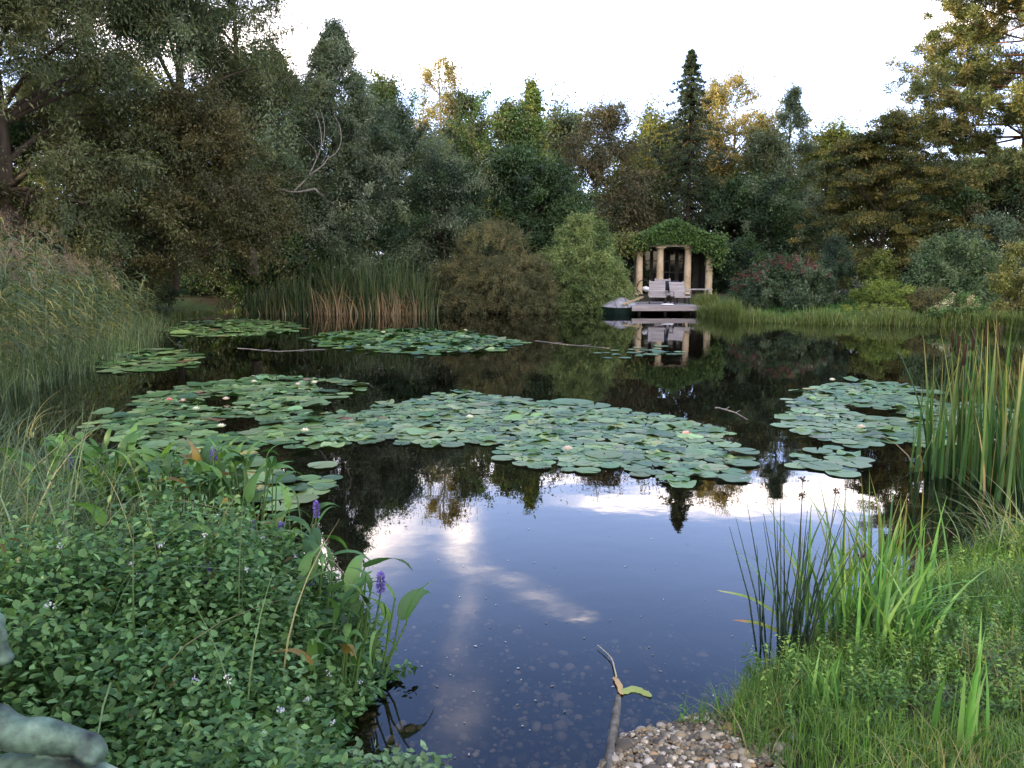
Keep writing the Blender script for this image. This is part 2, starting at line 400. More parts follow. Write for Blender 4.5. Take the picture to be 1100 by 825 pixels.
def leaf_cloud(mb, rg, C, cr, n, L, Wd, cols, flat=0.8, droop=0.3, jitter=0.25, upn=0.6, mat=0, follow=None, soft=True):
    """n leaves spread over the clusters C (radius cr)"""
    k = rg.integers(0, len(C), n); cr = np.broadcast_to(cr, (len(C),))
    d = unit(rg.normal(size=(n, 3)))
    if soft:                                            # loose sprays with a feathery edge, each along its own twig
        ax = unit(unit(C - C.mean(0)) * .8 + rg.normal(0, .6, C.shape) + [0, 0, .25 - droop]); r = np.minimum(np.abs(rg.normal(0, .62, n)), 1.9)
        off = d * (r * cr[k] * .8)[:, None]; off[:, 2] *= flat; off += ax[k] * (rg.normal(.15, .62, n) * cr[k])[:, None]
    else:
        r = rg.random(n) ** 0.5; off = d * (r * cr[k])[:, None]; off[:, 2] *= flat
    pos = C[k] + off
    dirs = unit(rg.normal(size=(n, 3)) * 0.8 + d * 0.5) + np.array([0, 0, -droop])
    if follow is not None: dirs = dirs + follow
    nrm = rg.normal(size=(n, 3)) * 0.7 + np.array([0, 0, upn]) + d * 0.4
    cols = np.asarray(cols); cc = cols[rg.integers(0, len(cols), len(C))]      # each twig mass has its own tint
    col = cc[k] * np.exp(rg.normal(0, jitter, (n, 1))) * np.exp(rg.normal(0, 0.06, (n, 3)))
    s = np.exp(rg.normal(0, 0.25, n))
    mb.leaves(pos, dirs, nrm, L * s, Wd * s, np.clip(col, 0.002, 0.9), mat)


def trunk_mesh(rg, h, r0, C, limbs=12, lean=(0, 0), fork=0.35, sides=8, wander=0.03):
    mb = MB(); n = 9; z = np.linspace(-0.25, h, n)
    off = np.cumsum(rg.normal(0, wander * h / n, (n, 2)), 0); off -= off[0]
    pts = np.stack([off[:, 0] + lean[0] * (z / h) ** 1.2 * (z > 0), off[:, 1] + lean[1] * (np.maximum(z, 0) / h), z], 1)
    rad = r0 * (1 - 0.85 * np.linspace(0, 1, n) ** 0.9); rad[0] *= 1.35
    mb.tube(pts, rad, sides)
    if len(C):
        pick = rg.choice(len(C), min(limbs, len(C)), replace=False)
        for i in pick:
            c = C[i]; hz = max(fork * h, min(0.92 * h, c[2] - 0.45 * np.linalg.norm(c[:2] - pts[-1][:2]) - 0.1 * h * rg.random()))
            a = np.array([np.interp(hz, z, pts[:, k]) for k in range(3)]); ra = float(np.interp(hz, z, rad)) * 0.55
            t = np.linspace(0, 1, 6)[:, None]; mid = (a + c) / 2 + np.array([0, 0, 0.12 * np.linalg.norm(c - a)]) + rg.normal(0, .08, 3) * np.linalg.norm(c - a)
            p = (1 - t) ** 2 * a + 2 * t * (1 - t) * mid + t ** 2 * c
            mb.tube(p, np.linspace(ra, max(0.012, ra * 0.18), 6), 5, cap=False)
            for _ in range(2):                                  # twigs
                s_ = p[rg.integers(2, 5)]; e = s_ + unit(c - a) * rg.uniform(.3, .7) * np.linalg.norm(c - a) * .5 + rg.normal(0, .25, 3)
                mb.tube([s_, (s_ + e) / 2 + rg.normal(0, .05, 3), e], [ra * .3, ra * .2, .006], 4, cap=False)
    return mb


def place(px, Y):                        # foot of a plant on the ground under this column of the photograph
    x = PY(px, 300, Y)[0]
    for _ in range(3):
        z = gz(x, Y); f = Y * CP - (z - CAMH) * SP
    x = (px - 550) / FPX * (Y * CP + (CAMH - 1.0) * SP)
    return np.array([x, Y, gz(x, Y)])


def tree(label, cx, Y, top, width, bottom, shape, cols, n=30000, ncl=150, cr=0.55, L=0.11, Wd=0.05, flat=0.8, droop=0.3, seed=1, bark='bark',
         name='tree', cat='tree', group=None, limbs=30, r0=None, depth=0.85, extra=None, mat='leaf', lumps=5, upn=.6, trunk_h=.85):
    rg = rngs(seed); b = place(cx, Y)
    h1 = PY(cx, top, Y)[2] - b[2]; h0 = max(0.02, PY(cx, bottom, Y)[2] - b[2]); rx = width / 2 / FPX * Y
    root = thing(name, label, cat, b, group)
    C = clusters_for(rg, shape, ncl, h0, h1, rx, rx * depth, lumps)
    if extra is not None: C = np.vstack([C, extra(rg, h0, h1, rx)])
    cl = np.exp(rg.normal(0, .25, len(C))) * cr
    if shape in ('spire', 'mound', 'ogive'): cl = cl * np.clip(1.15 - .7 * (C[:, 2] - h0) / (h1 - h0), .55, 2)
    mb = MB(); leaf_cloud(mb, rg, C, cl, n, L, Wd, cols, flat, droop, upn=upn)
    mb.build('crown', M[mat], root)
    trunk_mesh(rg, h1 * trunk_h, r0 or h1 * 0.018 + 0.03, C, limbs).build('trunk', M[bark], root)
    return root


def C8(*cs): return [lin(*c) for c in cs]


OLIVE = C8((78, 88, 58), (90, 98, 66), (66, 78, 54), (100, 104, 68))
GREYG = C8((98, 112, 86), (84, 100, 76), (110, 124, 96), (74, 90, 68))
BROWN = C8((76, 76, 46), (64, 64, 42), (86, 82, 50), (70, 74, 46))
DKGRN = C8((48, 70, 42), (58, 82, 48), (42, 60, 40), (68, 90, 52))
MIDG = C8((80, 106, 54), (94, 120, 62), (70, 94, 52), (106, 126, 66))
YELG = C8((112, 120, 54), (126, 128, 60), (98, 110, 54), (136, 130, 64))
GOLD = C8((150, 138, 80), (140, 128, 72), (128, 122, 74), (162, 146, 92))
SILVER = C8((112, 124, 104), (96, 110, 92), (124, 136, 116), (84, 98, 80))
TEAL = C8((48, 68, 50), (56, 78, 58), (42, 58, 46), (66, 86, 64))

# --- left bank: tall trees that run out of the top of the photograph
tree('tallest dark willow at the left edge of the photo, sky glinting between its trunks', 20, 21, -160, 330, 300, 'egg', OLIVE, 170000, 380, .60, .10, .028, droop=.5, seed=11, limbs=26, r0=.30)
tree('big grey-green willow whose crown runs out of the top above a forked dark limb', 205, 25, -140, 250, 235, 'round', GREYG + OLIVE, 200000, 420, .66, .11, .028, droop=.5, seed=12, limbs=22, r0=.30)
tree('dark grey-green willow crown between the forked-limb willow and the open sky', 272, 27, -90, 112, 140, 'egg', GREYG + OLIVE, 90000, 240, .55, .11, .03, droop=.5, seed=18)
tree('drooping brownish tree hanging low over the dark gap in the left bank', 190, 23.5, 105, 215, 292, 'round', BROWN, 130000, 320, .45, .075, .032, droop=.5, seed=13, limbs=12)
tree('dark olive tree low behind the plumed reeds under the tallest willow', 60, 23, 130, 210, 310, 'round', BROWN + DKGRN, 90000, 220, .45, .085, .035, droop=.4, seed=14)
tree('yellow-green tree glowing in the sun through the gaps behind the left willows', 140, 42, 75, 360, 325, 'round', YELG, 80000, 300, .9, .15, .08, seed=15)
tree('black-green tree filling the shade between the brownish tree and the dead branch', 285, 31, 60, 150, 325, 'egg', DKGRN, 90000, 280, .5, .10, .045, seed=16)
tree('yellowing tree glimpsed over the dead branch between two willows', 305, 38, 70, 90, 230, 'round', YELG + GOLD, 24000, 80, .6, .13, .06, seed=17)

# --- far bank, from the dead branch to the folly
tree('grey-green willow with a pointed top above the dead branch', 366, 32, 30, 220, 330, 'ogive', GREYG + SILVER, 220000, 760, .5, .10, .03, droop=.55, seed=21, limbs=16)
tree('grey-green tree filling the dark between the dead branch and the pointed willow', 335, 34, 104, 100, 330, 'egg', TEAL + GREYG, 70000, 200, .5, .10, .035, droop=.4, seed=19)
tree('low drooping blue-green willow leaning out beside the pointed willow', 430, 32.5, 120, 183, 330, 'round', SILVER + GREYG + TEAL, 128000, 270, .5, .10, .026, droop=.6, seed=22)
tree('rounded yellow-green tree right behind the two grey-green willows', 425, 40, 88, 134, 330, 'round', YELG + MIDG + OLIVE, 57600, 165, .6, .12, .055, seed=23)
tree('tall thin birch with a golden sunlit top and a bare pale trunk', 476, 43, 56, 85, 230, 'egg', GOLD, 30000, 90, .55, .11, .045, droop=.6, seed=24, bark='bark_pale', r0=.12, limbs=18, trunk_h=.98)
tree('broad olive tree with yellow tips next to the golden birch', 510, 39, 97, 115, 330, 'round', OLIVE + YELG + MIDG, 70400, 180, .6, .12, .055, seed=25)
tree('slender poplar with a single pointed tip, green turning yellow', 571, 38, 94, 74, 330, 'ogive', MIDG + YELG, 48000, 165, .5, .12, .06, seed=26, depth=1)
tree('green tree with ragged top standing left against the pointed poplar', 545, 37, 118, 97, 330, 'egg', MIDG + OLIVE, 54400, 165, .5, .12, .055, seed=27)
tree('dark leafy tree directly above the two round bushes', 560, 34, 172, 158, 330, 'round', DKGRN, 80000, 210, .5, .12, .05, seed=28, name='tree')
tree('low silvery shrub tree between the dark reeds and the brown round bush', 478, 31.5, 190, 109, 330, 'round', DKGRN + TEAL + SILVER[:1], 64000, 165, .45, .09, .035, seed=29)
tree('thin grey-brown tree with sky showing through, behind the pale green bush', 640, 40.5, 114, 115, 330, 'egg', C8((90, 88, 66), (76, 78, 58), (104, 96, 68)), 54400, 180, .6, .11, .04, seed=30, limbs=20)
tree('yellow-leaved tree just left of the dark pointed spruce', 695, 43, 108, 75, 330, 'round', YELG + OLIVE, 41600, 135, .6, .12, .055, seed=31)
tree('grey-brown leafy tree filling the space behind the left end of the folly', 670, 41, 190, 109, 330, 'round', OLIVE + BROWN, 51200, 135, .5, .12, .05, seed=32)


def conifer(label, cx, Y, top, width, bottom, cols, seed, n=42000):
    rg = rngs(seed); b = place(cx, Y); h1 = PY(cx, top, Y)[2] - b[2]; h0 = max(.1, PY(cx, bottom, Y)[2] - b[2]); rx = width / 2 / FPX * Y
    root = thing('spruce_tree', label, 'tree', b)
    wood = MB(); wood.tube([(0, 0, -.2), (0.05, 0, h1 * .5), (0, 0, h1)], [.16, .09, .012], 8)
    C = []; S_ = []
    z = h0
    while z < h1 - .05:
        t = (z - h0) / (h1 - h0); r = rx * (1 - t) ** .9 * rg.uniform(.4, 1.25) + .05; k = 6
        for a in rg.random() * 6 + np.arange(k) * 2 * pi / k:
            rr = r * rg.uniform(.7, 1.1); e = np.array([cos(a) * rr, sin(a) * rr, z - .28 * rr])
            wood.tube([(0, 0, z + .05), e * [.5, .5, 1] + [0, 0, .1], e], [.03, .02, .006], 4, cap=False)
            for q in np.linspace(.25, 1, 4):
                C.append(np.array([e[0] * q, e[1] * q, z - .28 * rr * q])); S_.append(.07 + .17 * (1 - t) * (1.2 - q * .6))
        z += rg.uniform(.26, .42) * (1.1 - .5 * t)
    C = np.array(C); mb = MB(); leaf_cloud(mb, rg, C, np.array(S_), n, .11, .03, cols, .6, .55, upn=.3, soft=False)
    mb.build('crown', M['needle'], root); wood.build('trunk', M['bark'], root); return root


conifer('dark narrow spruce standing taller than everything behind the folly', 736, 41, 54, 195, 300, C8((56, 70, 46), (46, 60, 42), (66, 78, 48)), 33, 60000)
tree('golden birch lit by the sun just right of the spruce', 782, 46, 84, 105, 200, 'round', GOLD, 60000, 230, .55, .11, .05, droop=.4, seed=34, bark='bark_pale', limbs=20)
tree('pale grey willow with a loose feathery top right of the golden birch', 843, 42, 92, 105, 300, 'ogive', SILVER + GREYG, 52000, 220, .5, .11, .03, droop=.5, seed=35, limbs=18)
tree('grey-green tree between the spruce and the pale feathery willow', 815, 42, 150, 90, 330, 'egg', GREYG + OLIVE, 70400, 180, .5, .11, .04, seed=36)
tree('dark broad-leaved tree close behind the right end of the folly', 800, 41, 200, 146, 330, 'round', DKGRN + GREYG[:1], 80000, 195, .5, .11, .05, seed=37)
tree('small yellow-topped tree peeping over the layered tree', 885, 44, 136, 85, 330, 'round', YELG, 35200, 105, .6, .12, .06, seed=38)


def layered(label, cx, Y, top, width, bottom, cols, seed, n=120000):
    rg = rngs(seed); b = place(cx, Y); h1 = PY(cx, top, Y)[2] - b[2]; h0 = max(.3, PY(cx, bottom, Y)[2] - b[2]); rx = width / 2 / FPX * Y
    root = thing('layered_tree', label, 'tree', b); C = []; S_ = []; tips = []
    for i in range(115):
        t = rg.random() ** .85; a = rg.random() * 2 * pi; r = rx * (np.sqrt(max(.05, 1 - (t * 1.02) ** 2)) * rg.uniform(.6, 1.05))
        e = np.array([cos(a) * r, sin(a) * r * .85, h0 + t * (h1 - h0)]); tips.append(e)
        for q in np.linspace(.35, 1, 5):
            for _ in range(2):
                c = e * [q, q, 1] + [0, 0, .25 - .35 * q ** 2] + rg.normal(0, [.22, .22, .05]); C.append(c); S_.append(rg.uniform(.22, .42))
    C = np.array(C); mb = MB(); leaf_cloud(mb, rg, C, np.array(S_), n, .09, .04, cols, .30, .25, upn=1.2, soft=False)
    mb.build('crown', M['leaf'], root); trunk_mesh(rg, h1 * .78, .16, np.array(tips), 30, fork=.12).build('trunk', M['bark'], root); return root


layered('broad yellow-green tree with foliage in flat tiers, in front of the pine', 945, 32.5, 132, 205, 300, C8((84, 86, 42), (98, 94, 44), (66, 74, 38), (110, 102, 50), (54, 62, 34)), 41)


def pine(label, cx, Y, top, width, bottom, cols, seed, n=60000):
    rg = rngs(seed); b = place(cx, Y); h1 = PY(cx, top, Y)[2] - b[2]; h0 = max(1, PY(cx, bottom, Y)[2] - b[2]); rx = width / 2 / FPX * Y
    root = thing('pine_tree', label, 'tree', b); wood = MB()
    zs = np.linspace(-.3, h1 * .97, 9); tr = np.stack([.25 * np.sin(zs * .5), .15 * np.cos(zs * .4), zs], 1); wood.tube(tr, .26 * (1 - .85 * np.linspace(0, 1, 9)), 9)
    C = []; S_ = []; z = h0
    while z < h1:
        t = (z - h0) / (h1 - h0); k = rg.integers(4, 7)
        for a in rg.random() * 6 + np.arange(k) * 2 * pi / k + rg.normal(0, .3, k):
            r = rx * (1 - .62 * t ** 1.6) * rg.uniform(.55, 1.05); rise = rg.uniform(-.05, .22) * r
            o = np.array([np.interp(z, zs, tr[:, 0]), np.interp(z, zs, tr[:, 1]), z]); e = o + [cos(a) * r, sin(a) * r, rise]
            mid = (o + e) / 2 + [0, 0, -.05 * r]; tt = np.linspace(0, 1, 6)[:, None]; p = (1 - tt) ** 2 * o + 2 * tt * (1 - tt) * mid + tt ** 2 * e
            wood.tube(p, np.linspace(.075 * (1 - .6 * t), .015, 6), 5, cap=False)
            for q in np.linspace(.45, 1, max(3, int(r * 1.3))):
                for _ in range(4):
                    c = (1 - q) ** 2 * o + 2 * q * (1 - q) * mid + q ** 2 * e + rg.normal(0, [.40 * q + .1, .40 * q + .1, .24]) + [0, 0, .10]; C.append(c); S_.append(rg.uniform(.20, .40))
        z += rg.uniform(.5, .85)
    C = np.array(C); mb = MB(); leaf_cloud(mb, rg, C, np.array(S_), n,   .14, .034, cols, .9, -.45, upn=.2, jitter=.3, soft=False)
    mb.build('crown', M['needle'], root); wood.build('trunk', M['bark_pine'], root); return root


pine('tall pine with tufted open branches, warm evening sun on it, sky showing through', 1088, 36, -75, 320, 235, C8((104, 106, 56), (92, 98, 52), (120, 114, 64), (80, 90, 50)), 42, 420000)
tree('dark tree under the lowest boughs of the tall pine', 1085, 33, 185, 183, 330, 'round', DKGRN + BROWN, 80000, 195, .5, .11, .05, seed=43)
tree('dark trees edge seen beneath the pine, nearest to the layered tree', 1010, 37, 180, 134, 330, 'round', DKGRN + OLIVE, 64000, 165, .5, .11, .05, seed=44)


# ------------------------------------------------------------------ shrubs
def shrub(name, label, cx, Y, top, width, bottom, cols, n, seed, L=.06, Wd=.022, cr=.25, ncl=120, shape='mound', droop=.1, cat='bush', upn=.6, mat='leaf', depth=.8, lobes=None, jitter=.25):
    rg = rngs(seed); b = place(cx, Y); b[2] = max(b[2], .0)
    h1 = PY(cx, top, Y)[2] - b[2]; rx = width / 2 / FPX * Y
    root = thing(name, label, cat, b); C = []
    for (ox, oy, sx, sz) in (lobes or [(0, 0, 1, 1)]):
        c = clusters_for(rg, shape, int(ncl * sx), .03, h1 * sz, rx * sx, rx * sx * depth, 4); c[:, 0] += ox * rx; c[:, 1] += oy * rx; C.append(c)
    C = np.vstack(C); mb = MB(); leaf_cloud(mb, rg, C, np.exp(rg.normal(0, .2, len(C))) * cr, n, L, Wd, cols, .85, droop, upn=upn, jitter=jitter)
    mb.build('foliage', M[mat], root)
    w = MB()
    for i in rg.choice(len(C), 14):
        w.tube([(rg.normal(0, .08), rg.normal(0, .08), -.1), C[i] * [.4, .4, .55], C[i]], [.03, .02, .006], 5, cap=False)
    w.build('stems', M['bark'], root); return root, C, rg


shrub('round_bush', 'big olive-brown dome-shaped bush overhanging the far water', 531, 30.2, 240, 120, 333, C8((100, 100, 72), (88, 92, 66), (112, 108, 78), (82, 88, 64)), 170000, 51, .055, .016, .19, 460,
      lobes=[(0, 0, .92, 1), (-.60, -.35, .5, .62), (.62, -.4, .5, .60), (0, -.4, .7, .6)], mat='leaf_soft')
shrub('round_bush', 'pale green willow bush between the brown dome bush and the boat', 624, 30.6, 234, 92, 333, C8((112, 130, 80), (98, 118, 70), (128, 142, 90), (84, 104, 62)), 110000, 52, .09, .02, .22, 330, droop=.35,
      lobes=[(0, 0, .9, 1), (.45, -.3, .6, .62), (-.4, -.2, .6, .7)])
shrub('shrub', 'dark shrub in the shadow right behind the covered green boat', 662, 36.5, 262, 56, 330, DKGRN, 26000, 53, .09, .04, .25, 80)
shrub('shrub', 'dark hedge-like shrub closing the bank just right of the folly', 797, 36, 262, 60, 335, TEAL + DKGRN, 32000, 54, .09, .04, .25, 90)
r_, C_, rg_ = shrub('flowering_shrub', 'shrub covered with faded red flower heads at the right of the folly', 845, 27.5, 284, 104, 342, C8((62, 82, 56), (74, 92, 66), (50, 70, 48), (88, 104, 80)), 46000, 55, .085, .03, .22, 130)
hd = C_[np.argsort(-(C_[:, 2] + .35 * np.abs(C_[:, 0])))[:64]]; mb = MB()
leaf_cloud(mb, rg_, hd + [0, 0, .16], .14, 9000, .035, .03, C8((112, 68, 66), (98, 60, 58), (122, 80, 74), (90, 62, 54)), .55, -.3)
mb.build('flower_heads', M['leaf_soft'], r_)
shrub('shrub', 'narrow dark yew standing behind the right side of the red-flowered shrub', 897, 29, 258, 42, 340, TEAL, 22000, 56, .06, .02, .18, 70, shape='column')
shrub('shrub', 'small bright olive shrub between the dark yew and the grey-green bushes', 943, 28.5, 275, 46, 335, C8((92, 104, 44), (78, 92, 42), (104, 112, 52)), 18000, 57, .07, .03, .2, 60)
shrub('shrub', 'big grey-green rounded shrub below the pine', 1020, 28, 258, 110, 335, C8((84, 104, 70), (70, 92, 60), (98, 114, 78)), 50000, 58, .08, .035, .26, 130, lobes=[(0, 0, .8, 1), (-.55, -.2, .5, .7), (.5, -.2, .6, .8)])
shrub('shrub', 'taller pale grey-green shrub half behind the rounded one', 1060, 30, 240, 90, 330, C8((92, 108, 86), (78, 96, 74)), 40000, 59, .08, .035, .28, 110)
shrub('shrub', 'small golden shrub at the right edge of the photo', 1092, 24, 268, 56, 345, C8((122, 124, 66), (108, 114, 60), (134, 130, 74)), 22000, 60, .06, .03, .18, 70)
shrub('perennial_clump', 'low yellow-green leafy clump at the lawn in front of the olive shrub', 950, 25.5, 306, 80, 345, C8((112, 130, 56), (98, 118, 52), (126, 138, 66)), 22000, 61, .06, .02, .14, 80, cat='plant')
shrub('perennial_clump', 'brownish low clump on the lawn beside the yellow-green one', 1000, 25, 312, 52, 345, C8((108, 104, 66), (92, 92, 60)), 14000, 62, .05, .018, .12, 60, cat='plant')
shrub('perennial_clump', 'pale-flowered low clump on the lawn nearest to the cattails', 1028, 23.5, 320, 56, 350, C8((84, 112, 66), (100, 126, 74), (170, 166, 130)), 14000, 63, .05, .03, .12, 60, cat='plant')

for i, (cx, top, w, cols, lab) in enumerate([(400, 120, 150, OLIVE + YELG, 'hazy olive tree far behind the low drooping willow'), (490, 128, 130, OLIVE + MIDG, 'hazy olive tree far behind the golden thin birch'), (610, 128, 150, GREYG + OLIVE, 'grey-green tree filling the dip in the skyline right of the pointed poplar'),
                                  (700, 140, 120, OLIVE + GREYG, 'far olive tree between the thin brown tree and the spruce'), (830, 150, 140, GREYG, 'far grey tree behind the pale feathery willow'), (930, 165, 150, OLIVE, 'far olive tree behind the layered tree'), (240, 130, 190, DKGRN + OLIVE, 'far dark tree behind the brownish drooping tree')]):
    tree(lab, cx, 48, top, w, 325, 'round', cols, 42000, 150, .8, .17, .085, seed=80 + i)
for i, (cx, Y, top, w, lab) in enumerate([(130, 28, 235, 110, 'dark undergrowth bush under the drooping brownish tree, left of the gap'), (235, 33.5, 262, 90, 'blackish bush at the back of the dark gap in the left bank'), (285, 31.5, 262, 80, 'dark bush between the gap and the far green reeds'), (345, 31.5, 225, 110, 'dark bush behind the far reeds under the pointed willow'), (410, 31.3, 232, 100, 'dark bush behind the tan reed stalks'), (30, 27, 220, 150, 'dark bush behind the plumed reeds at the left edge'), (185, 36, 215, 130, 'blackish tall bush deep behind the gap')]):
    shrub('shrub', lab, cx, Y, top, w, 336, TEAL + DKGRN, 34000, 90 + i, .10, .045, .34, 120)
# a closed wood far behind everything, one mass
rg = rngs(70); mb = MB(); n = 600
C = np.stack([rg.uniform(-66, 66, n), rg.uniform(56, 66, n), rg.random(n) ** .8 * 8.0], 1)
leaf_cloud(mb, rg, C, 1.5, 100000, .34, .18, DKGRN + OLIVE, .8, .2)
tag(mb.build('far_wood', M['leaf']), kind='stuff')

# added unseen trees left of the view, placed to keep the evening sun off the pond
trs = [o for o in COL.objects if o.parent is None and o.get('category') == 'tree']
for i, (x, y, k_, sc) in enumerate([(-24, 4, 1, 1.0), (-25, 10, 1, 1.1), (-23, 16, 1, 1.0), (-27, 22, 1, 1.15), (-26, -4, 1, 1.1), (-24, -11, 1, 1.1),
                                  (-20, 1, 2, 1.0), (-20, 7, 2, 1.0), (-19.5, 12.5, 2, 1.05), (-20, 18, 2, 1.1), (-22, 25, 2, 1.1), (-21, -5, 2, 1.1), (-22, 14, 2, 1.15), (-23, 9.5, 2, 1.1), (-24, 20, 2, 1.2), (-19, 28, 2, 1.0), (-21, 4, 2, 1.1), (-22, -1, 2, 1.1), (-25, 12, 2, 1.3), (-25, 6, 2, 1.3), (-25, 17, 2, 1.3), (-26, 24, 2, 1.3), (-26, 1, 2, 1.3), (-17, 31, 2, .8), (-20, 30, 2, 1.25)]):
    src = trs[k_]; r = src.copy(); COL.objects.link(r); r.location = (x, y, gz(x, y)); r.rotation_euler = (0, 0, i * 1.3); r.scale = (sc, sc, sc)
    r['label'] = ('tall grey-green willow' if k_ == 1 else 'low brownish tree') + ' added out of view on the left to shade the pond'; r['group'] = ('willows' if k_ == 1 else 'low trees') + ' added out of view for shade'
    for k in list(src.children):
        c = k.copy(); COL.objects.link(c); c.parent = r

# dead pale branch
mb = MB(); Yb = 29.5; BR = lambda pts, Y=Yb: [PY(x, y, Y) for x, y in pts]
def smooth_path(pts, k=5):
    P = np.array(pts, float); n = len(P); t = np.linspace(0, n - 1, (n - 1) * k + 1); out = []
    for q in t:
        i = min(int(q), n - 2); f = q - i; p0, p1, p2, p3 = P[max(i - 1, 0)], P[i], P[i + 1], P[min(i + 2, n - 1)]
        out.append(.5 * ((2 * p1) + (-p0 + p2) * f + (2 * p0 - 5 * p1 + 4 * p2 - p3) * f * f + (-p0 + 3 * p1 - 3 * p2 + p3) * f ** 3))
    return np.array(out)
for pts, r0, r1, dy in [([(338, 203), (322, 206), (312, 206), (300, 203), (289, 198), (291, 185), (297, 165)], .06, .012, 0), ([(316, 205), (325, 196), (332, 188), (345, 178), (351, 170), (360, 163), (365, 150), (363, 134), (356, 121)], .05, .008, .1),
                    ([(332, 188), (340, 172), (345, 160), (349, 150), (350, 134), (345, 116)], .035, .006, -.1), ([(345, 160), (344, 145), (340, 128), (333, 113)], .025, .005, .15), ([(342, 170), (338, 160), (330, 150), (320, 142)], .014, .004, -.2),
                    ([(340, 172), (336, 158), (332, 148)], .012, .004, .25), ([(349, 152), (357, 146), (361, 140)], .012, .004, 0), ([(310, 198), (313, 188), (316, 178)], .012, .004, .1), ([(291, 187), (295, 178), (302, 172)], .012, .004, .1), ([(328, 190), (328, 178), (334, 166)], .010, .003, .2), ([(345, 176), (350, 165), (350, 157)], .012, .004, .1)]:
    p = smooth_path(BR(pts)); p[:, 1] += np.linspace(0, dy * 3, len(p)); mb.tube(p, np.linspace(r0 * .7, r1 * .8, len(p)), 6)
b = PY(338, 203, Yb); w_ = PY(362, 222, 32.0); mb.tube([w_, (w_ + b) / 2 + [0, 0, -.1], b], [.08, .06, .05], 6)
tag(mb.build('dead_branch', M['deadwood']), 'pale leafless forked dead branch against the grey-green willow', 'dead branch')


# ------------------------------------------------------------------ blades: grass, reeds, sedges
def blade_paths(rg, base, h, lean, az, S=5, bend=1.0):
    """base (N,3); h, lean (tip offset / h), az (N,): curved blades"""
    t = np.linspace(0, 1, S)[None]; N = len(base)
    dx = np.cos(az)[:, None]; dy = np.sin(az)[:, None]
    o = (lean * h)[:, None] * t ** (1 + bend); z = h[:, None] * (t - 0.5 * (np.clip(lean, 0, 1.2) ** 2)[:, None] * t ** 2.4)
    return np.stack([base[:, None, 0] + o * dx, base[:, None, 1] + o * dy, base[:, None, 2] + z], -1)


def add_blades(mb, rg, base, h, lean, az, w, cols, S=5, mat=0, fold=0., bend=1., jit=.2, tipcol=None):
    N = len(base); P = blade_paths(rg, base, h, lean, az, S, bend)
    tw = az + pi / 2 + rg.normal(0, .5, N); side = np.stack([np.cos(tw), np.sin(tw), np.zeros(N)], 1)
    prof = np.clip(1 - np.linspace(0, 1, S) ** 2.2, .04, 1); W_ = np.broadcast_to(w, (N,))[:, None] * prof
    cols = np.asarray(cols); c = cols[rg.integers(0, len(cols), N)] * np.exp(rg.normal(0, jit, (N, 1)))
    if tipcol is not None:
        f = (np.linspace(0, 1, S) ** 4)[None, :, None] * (rg.random(N) < .4)[:, None, None]; c = c[:, None] * (1 - f) + np.asarray(tipcol) * f
    mb.ribbons(P, side, W_, c, mat, fold)


# far reed stand: clumps left of the brown dome bush
REEDG = C8((62, 82, 52), (74, 92, 58), (50, 70, 46), (92, 104, 66)); DRY = C8((142, 124, 96), (124, 108, 84), (156, 140, 110))
for i, (cx, top, w, dry, lab) in enumerate([(285, 300, 48, .05, 'low shaded green reed clump at the left end of the far reed stand'), (318, 286, 44, .12, 'green reed clump with few bent stalks, second from left on the far bank'),
                                       (360, 262, 40, 1.5, 'tall far reed clump with many tan dry stalks'), (395, 264, 44, .3, 'green middle reed clump between the two clumps with tan stalks'),
                                       (425, 268, 46, 1.7, 'far reed clump with tan dry stalks nearest to the brown dome bush'), (452, 286, 30, .2, 'small green reed clump squeezed against the brown dome bush')]):
    rg = rngs(100 + i); Y = 29.0; b = place(cx, Y); b[2] = -.25; rx = w / 2 / FPX * Y; H = (PY(cx, top, Y)[2] + .25) * .95
    root = thing('reed_clump', lab, 'reeds', b, 'reed clumps on the far bank')
    n = 420; base = np.stack([rg.normal(0, .5, n) * rx, rg.uniform(-.5, .8, n), np.zeros(n)], 1); mb = MB()
    add_blades(mb, rg, base, rg.uniform(.45, 1.04, n) * H, np.abs(rg.normal(.08, .26, n)), rg.random(n) * 6.3, .032, REEDG, 7)
    mb.build('leaves', M['blade'], root)
    n = int(80 * dry) + 6; base = np.stack([rg.normal(0, .5, n) * rx, rg.uniform(-.62, -.35, n), np.zeros(n)], 1); mb = MB()
    add_blades(mb, rg, base, rg.uniform(.2, .62, n) * H, np.abs(rg.normal(.1, .35, n)), rg.random(n) * 6.3, .035, DRY, 5)
    mb.build('dry_stalks', M['blade'], root)

# grassy fringe of the far bank
rg = rngs(120); mb = MB(); B = []
for (x0, y0), (x1, y1), n, hh in [((752, 339), (800, 346), 900, .75), ((800, 346), (900, 349), 1400, .42), ((900, 349), (1065, 351), 2600, .42), ((180, 341), (262, 334), 700, .35), ((745, 336), (772, 338), 420, .55), ((1065, 351), (1150, 361), 1500, .6), ((1150, 361), (1290, 409), 1500, .6), ((640, 335), (672, 335), 120, .3), ((262, 334), (640, 334), 500, .25)]:
    a = PZ(x0, y0); c = PZ(x1, y1); t = rg.random(n); p = a + (c - a) * t[:, None]; p[:, 1] += np.abs(rg.normal(0, .5, n)) + .0; p[:, 2] = np.maximum(height(p[:, 0], p[:, 1]), -.1) - .03
    patch = .6 + .5 * np.sin(p[:, 0] * 1.7 + 2) ** 2
    add_blades(mb, rg, p, hh * patch * rg.uniform(.5, 1.25, n), np.abs(rg.normal(.25, .25, n)), rg.random(n) * 6.3, .022, C8((92, 112, 54), (78, 100, 50), (112, 124, 64), (104, 108, 62)), 5)
tag(mb.build('bank_grass', M['blade']), kind='stuff')
